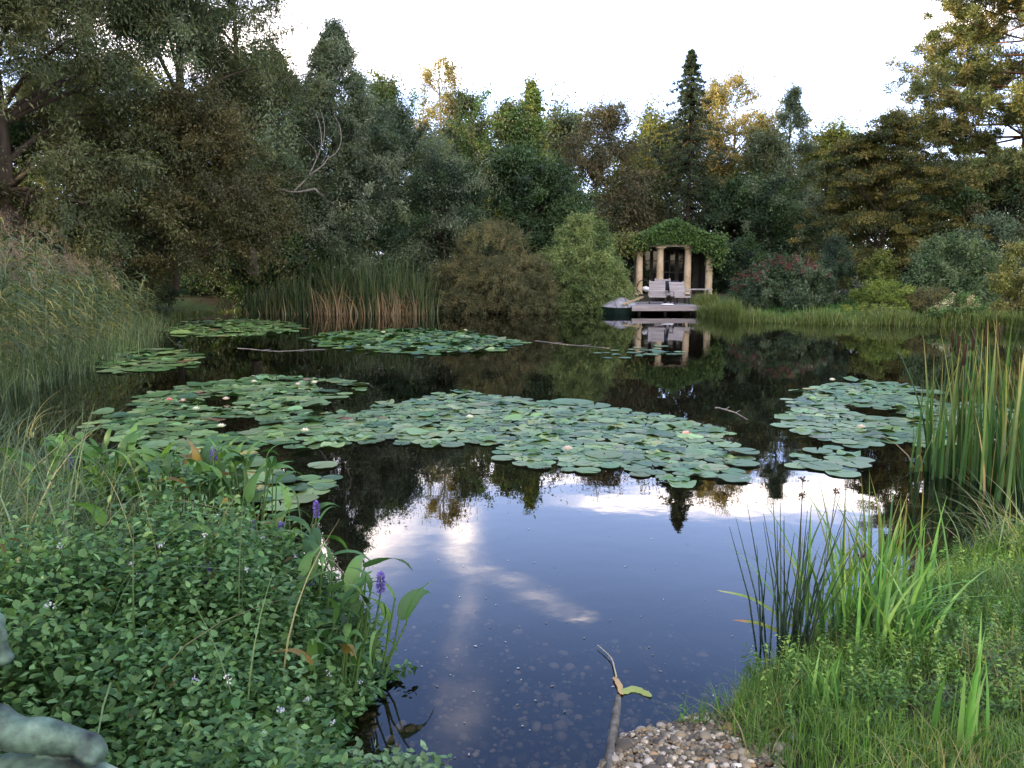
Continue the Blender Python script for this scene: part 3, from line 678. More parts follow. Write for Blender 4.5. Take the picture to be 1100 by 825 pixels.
# lawn on the far right
rg = rngs(121); mb = MB(); n = 16000; p = np.stack([rg.uniform(5, 22, n), rg.uniform(23.5, 30.5, n), np.zeros(n)], 1); d = shore_dist(p[:, 0], p[:, 1]); p = p[d > .1]; p[:, 2] = height(p[:, 0], p[:, 1]) - .01; n = len(p)
add_blades(mb, rg, p, rg.uniform(.06, .22, n), np.abs(rg.normal(.3, .3, n)), rg.random(n) * 6.3, .03, C8((70, 110, 50), (84, 124, 58), (62, 98, 46)), 3)
tag(mb.build('lawn_grass', M['blade']), kind='stuff')

# plumed reed bed, near left
rg = rngs(130); mb = MB(); n = 620
A = np.array([PZ(-150, 470)[:2], PZ(-60, 440)[:2], PZ(40, 408)[:2], PZ(118, 380)[:2], PZ(165, 352)[:2]])
t = rg.random(n) ** .8 * 3.999; i = t.astype(int); f = t - i; p = A[i] * (1 - f)[:, None] + A[i + 1] * f[:, None]; back = rg.random(n) ** 1.2 * 3.2
p = p + np.stack([-.83 * back, .35 * back], 1) + rg.normal(0, .12, (n, 2)); hgt = (2.35 - .62 * (t / 4) ** 1.5 + .45 * np.exp(-((t - 1.2) / .8) ** 2)) * rg.uniform(.62, 1.04, n) * (.72 + .28 * np.clip(back / 1.2, 0, 1))
base = np.stack([p[:, 0], p[:, 1], np.maximum(height(p[:, 0], p[:, 1]), -.3) - .05], 1)
az = rg.normal(-.1, .6, n); lean = np.abs(rg.normal(.16, .10, n)); SP_ = blade_paths(rg, base, hgt, lean, az, 8, .8)
PHG = C8((86, 104, 72), (72, 92, 64), (100, 116, 80), (60, 80, 56), (116, 122, 78)); arr = np.array(PHG)
side = np.stack([-np.sin(az), np.cos(az), 0 * az], 1); mb.ribbons(SP_, side, np.full((n, 8), .010), arr[rg.integers(0, 5, n)] * .8)
k = 9; tt = np.tile(np.linspace(.25, .96, k), (n, 1)) + rg.uniform(-.04, .04, (n, k)); ii = np.clip((tt * 7).astype(int), 0, 6); ff = tt * 7 - ii
q = np.take_along_axis(SP_, ii[..., None], 1) * (1 - ff)[..., None] + np.take_along_axis(SP_, ii[..., None] + 1, 1) * ff[..., None]; q = q.reshape(-1, 3); N = len(q)
la = (np.repeat(rg.normal(-.15, .7, n), k) + np.where(rg.random(N) < .25, pi, 0)); ll = rg.uniform(.28, .58, N); s = np.linspace(0, 1, 5)[None]
lp = np.stack([q[:, None, 0] + ll[:, None] * s * np.cos(la)[:, None] * .85, q[:, None, 1] + ll[:, None] * s * np.sin(la)[:, None] * .85, q[:, None, 2] + ll[:, None] * (.5 * s - rg.uniform(.45, .95, N)[:, None] * s ** 2)], -1)
lc = arr[rg.integers(0, 5, N)] * np.exp(rg.normal(0, .22, (N, 1))); yl = rg.random(N) < .08; lc[yl] = lin(150, 140, 76)
mb.ribbons(lp, np.stack([-np.sin(la), np.cos(la), 0 * la], 1), np.array([.6, 1, .85, .5, .05])[None] * rg.uniform(.024, .044, N)[:, None], lc, fold=.12)
tip = SP_[:, -1]; pk = np.where((rg.random(n) < .5) & (hgt > np.quantile(hgt, .35)))[0]; m_ = 70; tp = np.repeat(tip[pk], m_, 0); N = len(tp); u = rg.random(N)
off = np.stack([.10 * u + rg.normal(0, .045, N), rg.normal(0, .045, N), .10 - u * .30 + rg.normal(0, .03, N)], 1)
PL = np.array(C8((128, 112, 100), (112, 98, 90), (140, 126, 114), (102, 90, 84)))
mb.leaves(tp + off, np.stack([rg.normal(.35, .4, N), rg.normal(0, .4, N), rg.normal(-.5, .4, N)], 1), rg.normal(size=(N, 3)), .055, .012, np.repeat(PL[rg.integers(0, 4, len(pk))], m_, 0) * np.exp(rg.normal(0, .15, (N, 1))), 1)
tag(mb.build('reed_bed', [M['blade'], M['plume']]), 'mass of plumed common reeds bowing over the water on the left bank', 'reeds', kind='stuff')

rg = rngs(132); mb = MB(); n = 2600; t = rg.random(n) * 3.999; i = t.astype(int); f = t - i; p = A[i] * (1 - f)[:, None] + A[i + 1] * f[:, None] + rg.normal(0, .22, (n, 2)) + [.1, -.1]
add_blades(mb, rg, np.stack([p[:, 0], p[:, 1], np.maximum(height(p[:, 0], p[:, 1]), -.1)], 1), rg.uniform(.2, .8, n), np.abs(rg.normal(.4, .3, n)), rg.normal(-.3, 1.2, n), .014, PHG[:4], 6)
tag(mb.build('waterside_grass', M['blade']), kind='stuff')
# shaded long grass at the left edge, below the reeds
rg = rngs(131); mb = MB(); n = 5200; p = np.stack([rg.uniform(-4.2, -1.55, n), rg.uniform(2.6, 8.0, n)], 1)
keep = (p[:, 0] < -0.56 * p[:, 1] + .15 + .1 * np.sin(p[:, 1] * 3)) & (shore_dist(p[:, 0], p[:, 1]) > -.25); p = p[keep]; n = len(p); z = np.maximum(height(p[:, 0], p[:, 1]), -.05)
add_blades(mb, rg, np.stack([p[:, 0], p[:, 1], z], 1), rg.uniform(.25, .85, n), np.abs(rg.normal(.75, .4, n)), rg.normal(.1, 1.5, n), rg.uniform(.004, .010, n), C8((70, 92, 66), (84, 106, 76), (58, 80, 60), (100, 118, 88)), 7)
n = 230; p = np.stack([rg.uniform(-2.6, -.65, n), rg.uniform(2.0, 4.2, n)], 1); p = p[(rg.random(n) < np.clip(.15 - .55 * (p[:, 0] + .5), .1, 1)) & (shore_dist(p[:, 0], p[:, 1]) > .05)]; n = len(p)
add_blades(mb, rg, np.stack([p[:, 0], p[:, 1], height(p[:, 0], p[:, 1]) + .1], 1), rg.uniform(.3, .75, n), np.abs(rg.normal(.7, .4, n)), rg.normal(0, 1.5, n), rg.uniform(.003, .008, n), C8((78, 102, 60), (96, 118, 70), (132, 128, 88)), 7)
tag(mb.build('marsh_grass', M['blade']), kind='stuff')

# ------------------------------------------------------------------ folly with columns
GY0 = 35.0
c0 = PY(724, 300, GY0); gxc = c0[0]; FZ = 0.46
fol = thing('garden_folly', 'small columned garden temple with a leafy creeper-covered pediment', 'garden temple', (gxc, GY0, FZ))
colx = [(-1.47), (-.60), (.56), (1.46)]
mb = MB(); mb.box((-1.75, -.35, -.55), (1.75, 3.0, .0), (1, 1, 1)); mb.build('plinth', M['frieze'], fol)
for k, x in enumerate(colx):
    hh = 2.02; mb = MB(); z = np.array([.10, .5, 1.0, 1.5, hh - .13])
    mb.tube(np.stack([np.full(5, x), np.zeros(5), z], 1), [.155, .152, .146, .138, .13], 20)
    mb.tube([(x, 0, .0), (x, 0, .05)], [.20, .20], 20); mb.tube([(x, 0, .05), (x, 0, .10)], [.185, .165], 20)
    mb.tube([(x, 0, hh - .13), (x, 0, hh - .06)], [.145, .19], 20); mb.box((x - .20, -.20, hh - .06), (x + .20, .20, hh))
    mb.build('column', M['stone_col'], fol)
mb = MB(); mb.box((-1.70, -.2, 2.02), (1.70, .2, 2.20)); mb.box((-1.70, -.2, 2.203), (1.70, 3.0, 2.22)); mb.build('entablature', M['frieze'], fol)
mb = MB(); V = [(-1.9, -.28, 2.225), (1.9, -.28, 2.225), (0, -.28, 2.95), (-1.9, 3.0, 2.225), (1.9, 3.0, 2.225), (0, 3.0, 2.95)]
mb.add(V, [(0, 1, 2), (4, 3, 5)]); mb.add(V, [(1, 4, 5, 2), (3, 0, 2, 5), (0, 3, 4, 1)]); mb.build('roof', M['wood_dark'], fol)
mb = MB(); mb.box((-1.62, 2.4, 0), (1.62, 2.55, 2.0)); mb.box((-1.66, .25, 0), (-1.56, 2.4, 2.0)); mb.box((1.56, .25, 0), (1.66, 2.4, 2.0)); mb.build('back_wall', M['wall_dark'], fol)
mb = MB()
for x in (-1.33,): mb.box((x - .07, 2.25, 0), (x + .07, 2.39, 2.0))
mb.build('pilaster', M['stone_col'], fol)
for k, (x0, x1) in enumerate(((-1.2, -.62), (-.52, .5), (.62, 1.3))):
    mb = MB(); t_ = .022
    nb = 4 if k == 1 else 2
    for x in np.linspace(x0, x1, nb + 1): mb.box((x - t_, 2.34, .06), (x + t_, 2.388, 1.9))
    for z in (.06, .48, .95, 1.45, 1.9):
        xs = np.linspace(x0, x1, nb + 1)
        for a, b_ in zip(xs[:-1], xs[1:]): mb.box((a + t_ + .002, 2.345, z - t_), (b_ - t_ - .002, 2.385, z + t_))
    w = mb.build('window', M['wall_dark'], fol); w2 = MB(); w2.box((x0, 2.36, .06), (x1, 2.37, 1.9)); w2.build('pane', M['pane'], w)
# creeper on the pediment
rg = rngs(140); mb = MB(); n = 26000; x = rg.uniform(-1.95, 1.95, n); roofz = 2.95 - np.abs(x) * .382
face = rg.random(n) < .55; y = np.where(face, rg.normal(-.36, .07, n), rg.uniform(-.4, 2.9, n))
low_ = 2.20 - .10 * rg.random(n) - np.where(np.abs(x - 1.12) < .5, .42, 0) * rg.random(n) - np.where(x < -1.2, .30, 0) * rg.random(n); z = np.where(face, low_ + (roofz - low_ + .10) * rg.random(n), roofz + .08 + np.abs(rg.normal(0, .05, n)))
z += .12 * np.exp(-((x) / .5) ** 2) * rg.random(n); pos = np.stack([x, y, z], 1)
left = rg.random(n) < .07; pos[left] = np.stack([rg.normal(-1.95, .32, left.sum()), rg.normal(-.1, .25, left.sum()), 2.12 + rg.normal(0, .22, left.sum())], 1)
rt = rg.random(n) < .07; pos[rt] = np.stack([rg.normal(1.75, .2, rt.sum()), rg.normal(-.1, .25, rt.sum()), 1.9 + rg.normal(0, .32, rt.sum())], 1)
cc = np.array(C8((72, 100, 44), (58, 86, 38), (88, 116, 54), (46, 70, 34)))[rg.integers(0, 4, n)]; cc[left] = np.array(C8((104, 112, 54), (92, 96, 50)))[rg.integers(0, 2, left.sum())]; cc = cc * np.exp(rg.normal(0, .22, (n, 1)))
mb.leaves(pos, rg.normal(size=(n, 3)) * .6 + [0, -.4, -.7], rg.normal(size=(n, 3)) * .4 + [0, -.7, .6], .10, .075, cc)
tag(mb.build('creeper', M['leaf'], fol))

# landing stage
dL = PY(679, 331, 28.6); dR = PY(754, 331, 28.6); dk = thing('landing_stage', 'grey wooden landing stage over the water in front of the columned temple', 'dock', ((dL[0] + dR[0]) / 2, 28.6, 0))
hw = (dR[0] - dL[0]) / 2; top = 0.30; mb = MB(); yy = 0.0; rg = rngs(141)
while yy < 5.6:
    tint_ = rg.uniform(.75, 1.1); mb.box((-hw + .15 * yy * .35, yy, top - .035), (hw - .0 + .02 * yy, yy + .135, top), (tint_, tint_, tint_)); yy += .142
mb.build('decking', M['wood_grey'], dk)
mb = MB(); mb.box((-hw - .01, -.035, top - .17), (hw + .01, -.003, top - .003), (.95, .93, .95)); mb.build('fascia', M['wood_grey'], dk)
mb = MB()
for x in (-hw + .3, 0, hw - .3):
    for y in (.3, 2.6, 4.6): mb.tube([(x, y, -.9), (x, y, top - .04)], [.06, .06], 8)
for y in (.3, 2.6, 4.6): mb.box((-hw + .9, y - .04, top - .15), (hw - .1, y + .04, top - .037))
mb.build('posts', M['wood_dark'], dk)


def lounge_chair(label, x, y, rz, group='garden chairs on the landing stage', s=1.0):
    root = thing('garden_chair', label, 'chair', (x, y, top), group, rz); root.scale = (s, s, s)
    a = R(24); mb = MB(); ux = np.array([1, 0, 0]); up = np.array([0, sin(a), cos(a)]); nn = np.array([0, -cos(a), sin(a)])
    rg = rngs(int(abs(x * 100)))
    for k in range(7):
        c = np.array([0, .30, .30]) + up * (.06 + k * .093); t_ = rg.uniform(.85, 1.1); mb.obox(c, ux * .33, up * .041, nn * .011, (t_, t_, t_ * 1.03))
    for sx in (-.29, .29): mb.obox(np.array([sx, .315, .30]) + up * .33, ux * .028, up * .37, nn * .016, (.8, .8, .8))
    mb.build('backrest', M['wood_grey'], root)
    mb = MB()
    for k in range(6): mb.obox((0, -.30 + k * .105, .335 - k * .012), ux * .33, (0, .045, -.005), (0, .0012, .011), (1, 1, 1.02))
    mb.obox((0, -.355, .31), ux * .34, (0, .012, 0), (0, 0, .04), (1.05, 1.05, 1.08)); mb.build('seat', M['wood_grey'], root)
    for sx in (-1, 1):
        for yy_ in (-.28, .30):
            q = MB(); q.obox((sx * .31, yy_, .155), (.022, 0, 0), (0, .03, 0), (0, 0, .155)); q.build('leg', M['wood_dark'], root)
        q = MB(); q.obox((sx * .36, -.02, .52), (.04, 0, 0), (0, .34, 0), (0, 0, .012), (.95, .95, .97)); q.obox((sx * .36, -.28, .42), (.02, 0, 0), (0, .02, 0), (0, 0, .09), (.8, .8, .8)); q.build('armrest', M['wood_grey'], root)
    return root


p1 = PY(708, 322, 30.2); p2 = PY(731, 322, 30.2)
lounge_chair('weathered grey slatted chair at the left on the landing stage', p1[0] - .05, 30.3, R(-8), s=.90)
lounge_chair('weathered grey slatted chair at the right on the landing stage', p2[0], 30.3, R(6), s=.86)
lounge_chair('grey slatted chair standing behind, between the two front chairs', PY(713, 315, 32.4)[0], 32.4, R(-4), s=.95)
# dark little table with cushions between the chairs
tx = PY(720.5, 320, 31)[0]; t = thing('side_table', 'low dark side table between the two grey chairs', 'table', (tx, 31.0, top))
mb = MB(); mb.box((-.24, -.24, .40), (.24, .24, .44)); mb.build('table_top', M['wood_dark'], t)
for sx in (-1, 1):
    for sy in (-1, 1): mb = MB(); mb.box((sx * .2 - .022, sy * .2 - .022, 0), (sx * .2 + .022, sy * .2 + .022, .40)); mb.build('leg', M['wood_dark'], t)


def pillow(label, loc, sx, sy, sz, mat, name='cushion', cat='cushion', rx=0):
    mb = MB(); n = 12; u = np.linspace(-1, 1, n); U, V_ = np.meshgrid(u, u); e = np.clip((1 - U ** 4) * (1 - V_ ** 4), 0, 1) ** .5
    id_ = np.arange(n * n).reshape(n, n)
    for sg in (1, -1):
        P = np.stack([U * sx, V_ * sy, sg * e * sz], -1).reshape(-1, 3); f = np.stack([id_[:-1, :-1], id_[:-1, 1:], id_[1:, 1:], id_[1:, :-1]], -1).reshape(-1, 4)
        mb.add(P, f if sg > 0 else f[:, ::-1], smooth=True)
    o = mb.build(name, mat, loc=loc); o.rotation_euler = (rx, 0, 0); return tag(o, label, cat)


pillow('dark blue cushion propped on the little dark table', (tx, 31.0, top + .64), .30, .19, .09, M['cushion'], rx=R(78))
pillow('white folded cloth lying on the front edge of the landing stage', (PY(717, 327, 29.0)[0], 29.0, top + .035), .22, .14, .03, M['white'], 'folded_cloth', 'cloth')
# bench behind the right chair
bx = PY(745, 315, 32.6)[0]; t = thing('bench', 'thin wooden bench half hidden behind the right grey chair', 'bench', (bx, 32.8, .38))
mb = MB(); mb.box((-.75, -.16, .36), (.75, .16, .41), (1.1, 1.1, 1.1)); mb.build('seat', M['wood_grey'], t)
for sx in (-.6, .6): mb = MB(); mb.box((sx - .03, -.14, -.08), (sx + .03, .14, .36), (.7, .7, .7)); mb.build('leg', M['wood_grey'], t)
pillow('white seat cushion showing behind the right grey chair', (PY(726, 309, 32.7)[0], 32.7, .38 + .41 + .06), .26, .15, .05, M['white'])
# lantern on a curved iron hook
lx = PY(691, 309, 31.5); t = thing('garden_lantern', 'white bowl lantern held in a curved iron hook left of the chairs', 'lantern', (lx[0], 31.5, top)); t.rotation_euler = (0, R(12), 0)
th = np.linspace(-.4, 3.3, 14); mb = MB(); mb.tube(np.stack([-.10 + .26 * np.cos(th + 1.2), 0 * th, .55 + .30 * np.sin(th + 1.2)], 1), .018, 6); mb.tube([(-.12, 0, 0), (-.14, 0, .3), (-.3, 0, .42)], .02, 6); mb.build('hook', M['iron'], t)
mb = MB(); z = np.linspace(0, pi, 9); mb.tube(np.stack([0 * z, 0 * z, .52 - .10 * np.cos(z)], 1), np.maximum(.15 * np.sin(z), .004), 14); mb.build('bowl', M['white'], t)

# covered green boat
bl = PY(645, 330, 29.4); br = PY(683, 330, 29.4); hwb = (br[0] - bl[0]) / 2; t = thing('covered_boat', 'dark green boat under a tented grey cover, moored beside the landing stage', 'boat', ((bl[0] + br[0]) / 2, 29.6, 0))
mb = MB(); xs = np.linspace(-1, 1, 11); V = []
for s_ in (-.9, .45, -.9):
    pass
prof = [(-.62, .20), (-.58, .0), (-.45, -.22), (.45, -.22), (.58, 0), (.62, .20)]
for x in xs:
    tp = 1 - .35 * abs(x) ** 3 - .45 * max(0, -x) ** 2
    for (y, z) in prof: V.append((x * hwb * (1.0 if z > .1 else .94), y * tp * 1.2, z + .04 * abs(x) ** 2 * (z > .1)))
k = len(prof); F = [(i * k + j, (i + 1) * k + j, (i + 1) * k + j + 1, i * k + j + 1) for i in range(len(xs) - 1) for j in range(k - 1)]
mb.add(V, F, smooth=True); mb.add(V, [tuple(range(k)), tuple(range((len(xs) - 1) * k, len(xs) * k))[::-1]]); mb.build('hull', M['hull'], t)
mb = MB(); V = []
for x in xs:
    tp = 1 - .35 * abs(x) ** 3 - .45 * max(0, -x) ** 2; rz_ = .36 + .46 * (1 - abs((x - .15) / 1.15) ** 1.3) * .9
    for y, f in ((-.66, 0), (-.4, .5), (0, 1), (.4, .5), (.66, 0)): V.append((x * hwb * 1.02, y * tp * 1.2, .225 + (rz_ - .36) * .85 * f + .03 * abs(x) ** 2))
F = [(i * 5 + j, (i + 1) * 5 + j, (i + 1) * 5 + j + 1, i * 5 + j + 1) for i in range(len(xs) - 1) for j in range(4)]; mb.add(V, F); cov = mb.build('cover', M['tarp'], t)
for x in (-.2, .45):
    mb = MB(); rz_ = .36 + .46 * (1 - abs((x - .15) / 1.15) ** 1.3) * .9
    mb.tube([(x * hwb, -.80, .24), (x * hwb, -.48, .24 + (rz_ - .36) * .42 + .02), (x * hwb, 0, .24 + (rz_ - .36) * .85 + .01), (x * hwb, .48, .24 + (rz_ - .36) * .42)], .018, 6); mb.build('rib', M['deadwood'], cov)
mb = MB(); a = PY(669, 327, 28.75); b = PY(690, 319, 30.4); d = unit(b - a); mb.obox((a + b) / 2, (b - a) / 2, np.cross(d, [0, 0, 1]) * .06, np.array([0, 0, .025])); tag(mb.build('gangplank', M['wood_tan']), 'light wooden plank leading from the covered boat to the landing stage', 'plank')
mb = MB(); a = PY(653, 314, 28.9); b = PZ(633, 333.5); b[2] = -.02; mb.tube([b + (b - a) * .3, b, a], [.015, .015, .012], 6); tag(mb.build('mooring_pole', M['wood_tan']), 'thin leaning pole stuck in the water left of the covered boat', 'pole')


# ------------------------------------------------------------------ water lilies
def pad_mesh(rg, r, tilt=0.0, col=(.1, .2, .1), ragged=0.03):
    th0 = rg.random() * 2 * pi; k = 18; th = th0 + np.linspace(.10, 2 * pi - .10, k); rr = r * (1 + rg.normal(0, ragged, k)); lift = r * tilt
    V = [(0, 0, .004)]; C = [np.array(col) * .9]
    ta = rg.random() * 6.3; wv = rg.uniform(.10, .28) * r if rg.random() < .22 else 0.0; wk = rg.integers(2, 4)
    for f in (.55, 1.0):
        for a, q in zip(th, rr):
            V.append((cos(a) * q * f, sin(a) * q * f, .004 + lift * f * max(0, cos(a - ta)) + (wv * max(0, cos(wk * a + ta)) if f == 1 else 0) + (.005 * rg.random() + .001 if f == 1 else 0) * r / .12)); C.append(np.array(col) * (1.0 if f < 1 else 1.05))
    F3 = [(0, i, i + 1) for i in range(1, k)]; F4 = [(i, i + k, i + k + 1, i + 1) for i in range(1, k)]
    return np.array(V), np.array(C), F3, F4


PATCHES = [  # polygon in the photograph, number, radius, tilt share, tints, label
    ('near', [(62, 508), (120, 494), (200, 490), (280, 494), (345, 508), (352, 520), (320, 535), (250, 545), (120, 545), (60, 530)], 330, .108, .25, 'among the pickerelweed at near left'),
    ('big', [(108, 452), (150, 432), (205, 414), (290, 404), (355, 408), (392, 416), (370, 426), (330, 432), (318, 444), (400, 448), (395, 470), (330, 484), (260, 490), (190, 478), (130, 468)], 960, .094, .20, 'in the big flowering raft at left'),
    ('middle', [(372, 462), (410, 438), (450, 430), (490, 423), (545, 428), (590, 440), (592, 462), (560, 474), (480, 478), (420, 476), (375, 474)], 760, .092, .10, 'in the raft around raised dark leaves'),
    ('centre', [(548, 478), (590, 446), (640, 441), (700, 447), (760, 460), (780, 467), (755, 476), (784, 488), (792, 497), (762, 510), (720, 520), (690, 500), (640, 502), (590, 500), (550, 492)], 950, .090, .04, 'in the flat grey-green central raft'),
    ('right', [(852, 452), (862, 425), (890, 412), (950, 411), (1000, 422), (1060, 436), (1090, 450), (1070, 470), (1000, 476), (930, 476), (870, 470)], 640, .096, .10, 'in the silvery raft behind the cattails'),
    ('small', [(855, 488), (880, 482), (920, 490), (930, 504), (905, 514), (870, 506)], 16, .10, .05, 'in the small cluster beside the cattails'),
    ('islet', [(335, 364), (360, 357), (430, 354), (500, 357), (555, 369), (530, 377), (460, 381), (400, 377), (350, 371)], 900, .125, .45, ''),
    ('farleft', [(178, 356), (200, 346), (260, 343), (310, 347), (325, 354), (290, 360), (230, 362)], 480, .14, .2, ''),
    ('thin', [(70, 392), (110, 376), (180, 374), (215, 384), (205, 396), (130, 400)], 120, .13, .05, ''),
    ('bits', [(580, 432), (640, 436), (645, 446), (600, 446)], 14, .13, 0, ''),
    ('bits', [(630, 378), (720, 370), (740, 382), (650, 386)], 26, .10, 0, '')]


def inpoly(P, poly):
    ins = np.zeros(len(P), bool); n = len(poly)
    for i in range(n):
        a, b = poly[i], poly[(i + 1) % n]; c = (a[1] > P[:, 1]) != (b[1] > P[:, 1]); ins ^= c & (P[:, 0] < a[0] + (P[:, 1] - a[1]) / (b[1] - a[1] + 1e-12) * (b[0] - a[0]))
    return ins


PADC = C8((84, 112, 64), (98, 124, 76), (68, 96, 54), (110, 130, 82), (92, 116, 84)); PADG = C8((60, 92, 46), (74, 104, 52), (90, 116, 56), (52, 80, 44))
cand = []; rg = rngs(150)
for name, poly, N, r, ts, lab in PATCHES:
    W_ = np.array([PZ(*p)[:2] for p in poly]); lo, hi = W_.min(0), W_.max(0); got = []; tries = 0
    while len(got) < N and tries < N * 25:
        tries += 1; p = lo - .25 + (hi - lo + .5) * rg.random(2)
        if not inpoly((p + rg.normal(0, .09, 2) * (rg.random() < .35))[None], W_)[0]: continue
        if name in ('big', 'near', 'right', 'farleft', 'small') and sin(p[0] * 2.9 + 1.3 * sin(p[1] * 1.1)) * sin(p[1] * 2.3 + .7 * p[0]) + .35 * sin(p[0] * 6.1 + p[1] * 3.7) > .62: continue
        if name in ('middle', 'centre', 'big', 'right') and sin(p[0] * 7.9 + 2 * sin(p[1] * 3.1)) * sin(p[1] * 6.3 + 1.7 * p[0]) > .78: continue
        q = r * float(np.exp(rg.normal(0, .28)))
        ga = np.array(got) if got else np.zeros((0, 3))
        if not len(ga) or (((ga[:, 0] - p[0]) ** 2 + (ga[:, 1] - p[1]) ** 2) > (.60 * (q + ga[:, 2])) ** 2).all(): got.append((p[0], p[1], q))
    for (x, y, q) in got:
        tilt = rg.uniform(.12, .45) if rg.random() < ts * .7 else 0.0; u = rg.random()
        pal = PADG if (name == 'islet' and u < .75) or u < .10 else PADC
        col = pal[rg.integers(0, 4)] * np.exp(rg.normal(0, .2)) * np.exp(rg.normal(0, .06, 3)); kind = 'green'
        if u > .993: col = lin(112, 84, 60); kind = 'brown'
        elif u > .984: col = lin(148, 142, 80); kind = 'yellow'
        if tilt: kind = 'raised'; col = PADG[rg.integers(0, 4)] if rg.random() < .5 else col
        cand.append((q / math.hypot(y, CAMH), x, y, q, tilt, col, kind, lab))
cand.sort(key=lambda a: -a[0]); rest = MB(); cnt = 0
for (_, x, y, q, tilt, col, kind, lab) in cand:
    V, C, F3, F4 = pad_mesh(rg, q, tilt, col); V[:, 2] += .002 + rg.random() * .006 + (.02 * rg.random() if tilt else 0)
    if cnt < 296 and lab:
        mb = MB(); mb.add(V, F3, C, 0, True); mb.add(V, F4, C, 0, True); o = mb.build('lily_pad', M['pad'], loc=(x, y, 0)); cnt += 1
        look = {'green': 'flat round green lily pad ', 'brown': 'withered brown lily pad ', 'yellow': 'yellowing lily pad ', 'raised': 'raised tilted lily pad '}[kind]
        tag(o, look + lab, 'lily pad', look.strip() + 's ' + lab)
    else:
        V = V + [x, y, 0]; rest.add(V, F3, C, 0, True); rest.add(V, F4, C, 0, True)
tag(rest.build('distant_lily_pads', M['pad']), 'remaining small lily pads of the farther rafts on the pond', 'lily pads', kind='stuff')

# flowers
def lily_flower(label, px, py, r, pink, seed):
    rg = rngs(seed); p = PZ(px, py); root = thing('water_lily_flower', label, 'water lily', (p[0], p[1], .03)); mb = MB()
    for ring, (k, el, l) in enumerate(((8, .45, 1.), (7, .85, .9), (5, 1.2, .75))):
        for a in np.arange(k) * 2 * pi / k + ring * .4 + rg.normal(0, .05, k):
            s = np.linspace(0, 1, 5); e = el * (.7 + .45 * s); pa = np.stack([np.cumsum(np.cos(e)) * cos(a), np.cumsum(np.cos(e)) * sin(a), np.cumsum(np.sin(e))], 1) * r * l / 5
            c = np.array((.80, .78, .74)) * (1 - pink) + np.array(lin(225, 130, 150)) * pink
            mb.ribbons(pa[None], np.array([[-sin(a), cos(a), 0]]), np.array([[.25, .42, .45, .3, .04]]) * r, c, fold=-.12)
    mb.build('petals', M['petal'], root)
    mb = MB(); n = 26; an = rg.random(n) * 6.3; mb.leaves(np.stack([np.cos(an) * .15 * r, np.sin(an) * .15 * r, np.full(n, .12 * r)], 1), np.stack([np.cos(an) * .4, np.sin(an) * .4, np.ones(n)], 1), rg.normal(size=(n, 3)), r * .35, r * .07, lin(215, 170, 50)); mb.build('stamens', M['petal'], root)


for i, (px, py, pk, lab) in enumerate([(273, 413, .15, 'white lily flower at the far rim of the big left raft'), (320, 416, .2, 'white lily flower at the far right corner of the big raft, left of its twin'), (338, 414, .1, 'outermost white lily flower at the far right corner of the big left raft'),
        (182, 433, .8, 'pink half-closed lily flower at the left of the big raft'), (197, 434, .3, 'large pale pink lily flower beside the half-closed pink one'), (243, 432, .2, 'small white lily flower in the middle of the big left raft'), (211, 443, .0, 'white lily flower just in front of the large pale pink one'),
        (238, 462, .0, 'pure white lily flower near the front of the big left raft'), (328, 467, .05, 'white lily flower beside the raised dark leaves at the front of the big left raft'), (894, 411, .05, 'white lily flower at the far rim of the silvery right raft'), (999, 441, .05, 'white lily flower close to the cattails in the right raft'), (925, 463, .2, 'pale lily flower at the front of the right raft'),
        (500, 357, .1, 'white lily flower at the rim of the green islet of pads'), (412, 359, .1, 'white lily flower in the left half of the green islet of pads'), (737, 470, .5, 'pinkish lily flower at the right end of the central raft'), (610, 487, .3, 'pale pink lily flower in the front of the central raft'), (505, 452, 0, 'white lily flower among the raised leaves of the middle raft')]):
    lily_flower(lab, px, py, .052 if py > 400 else .075, pk, 200 + i)

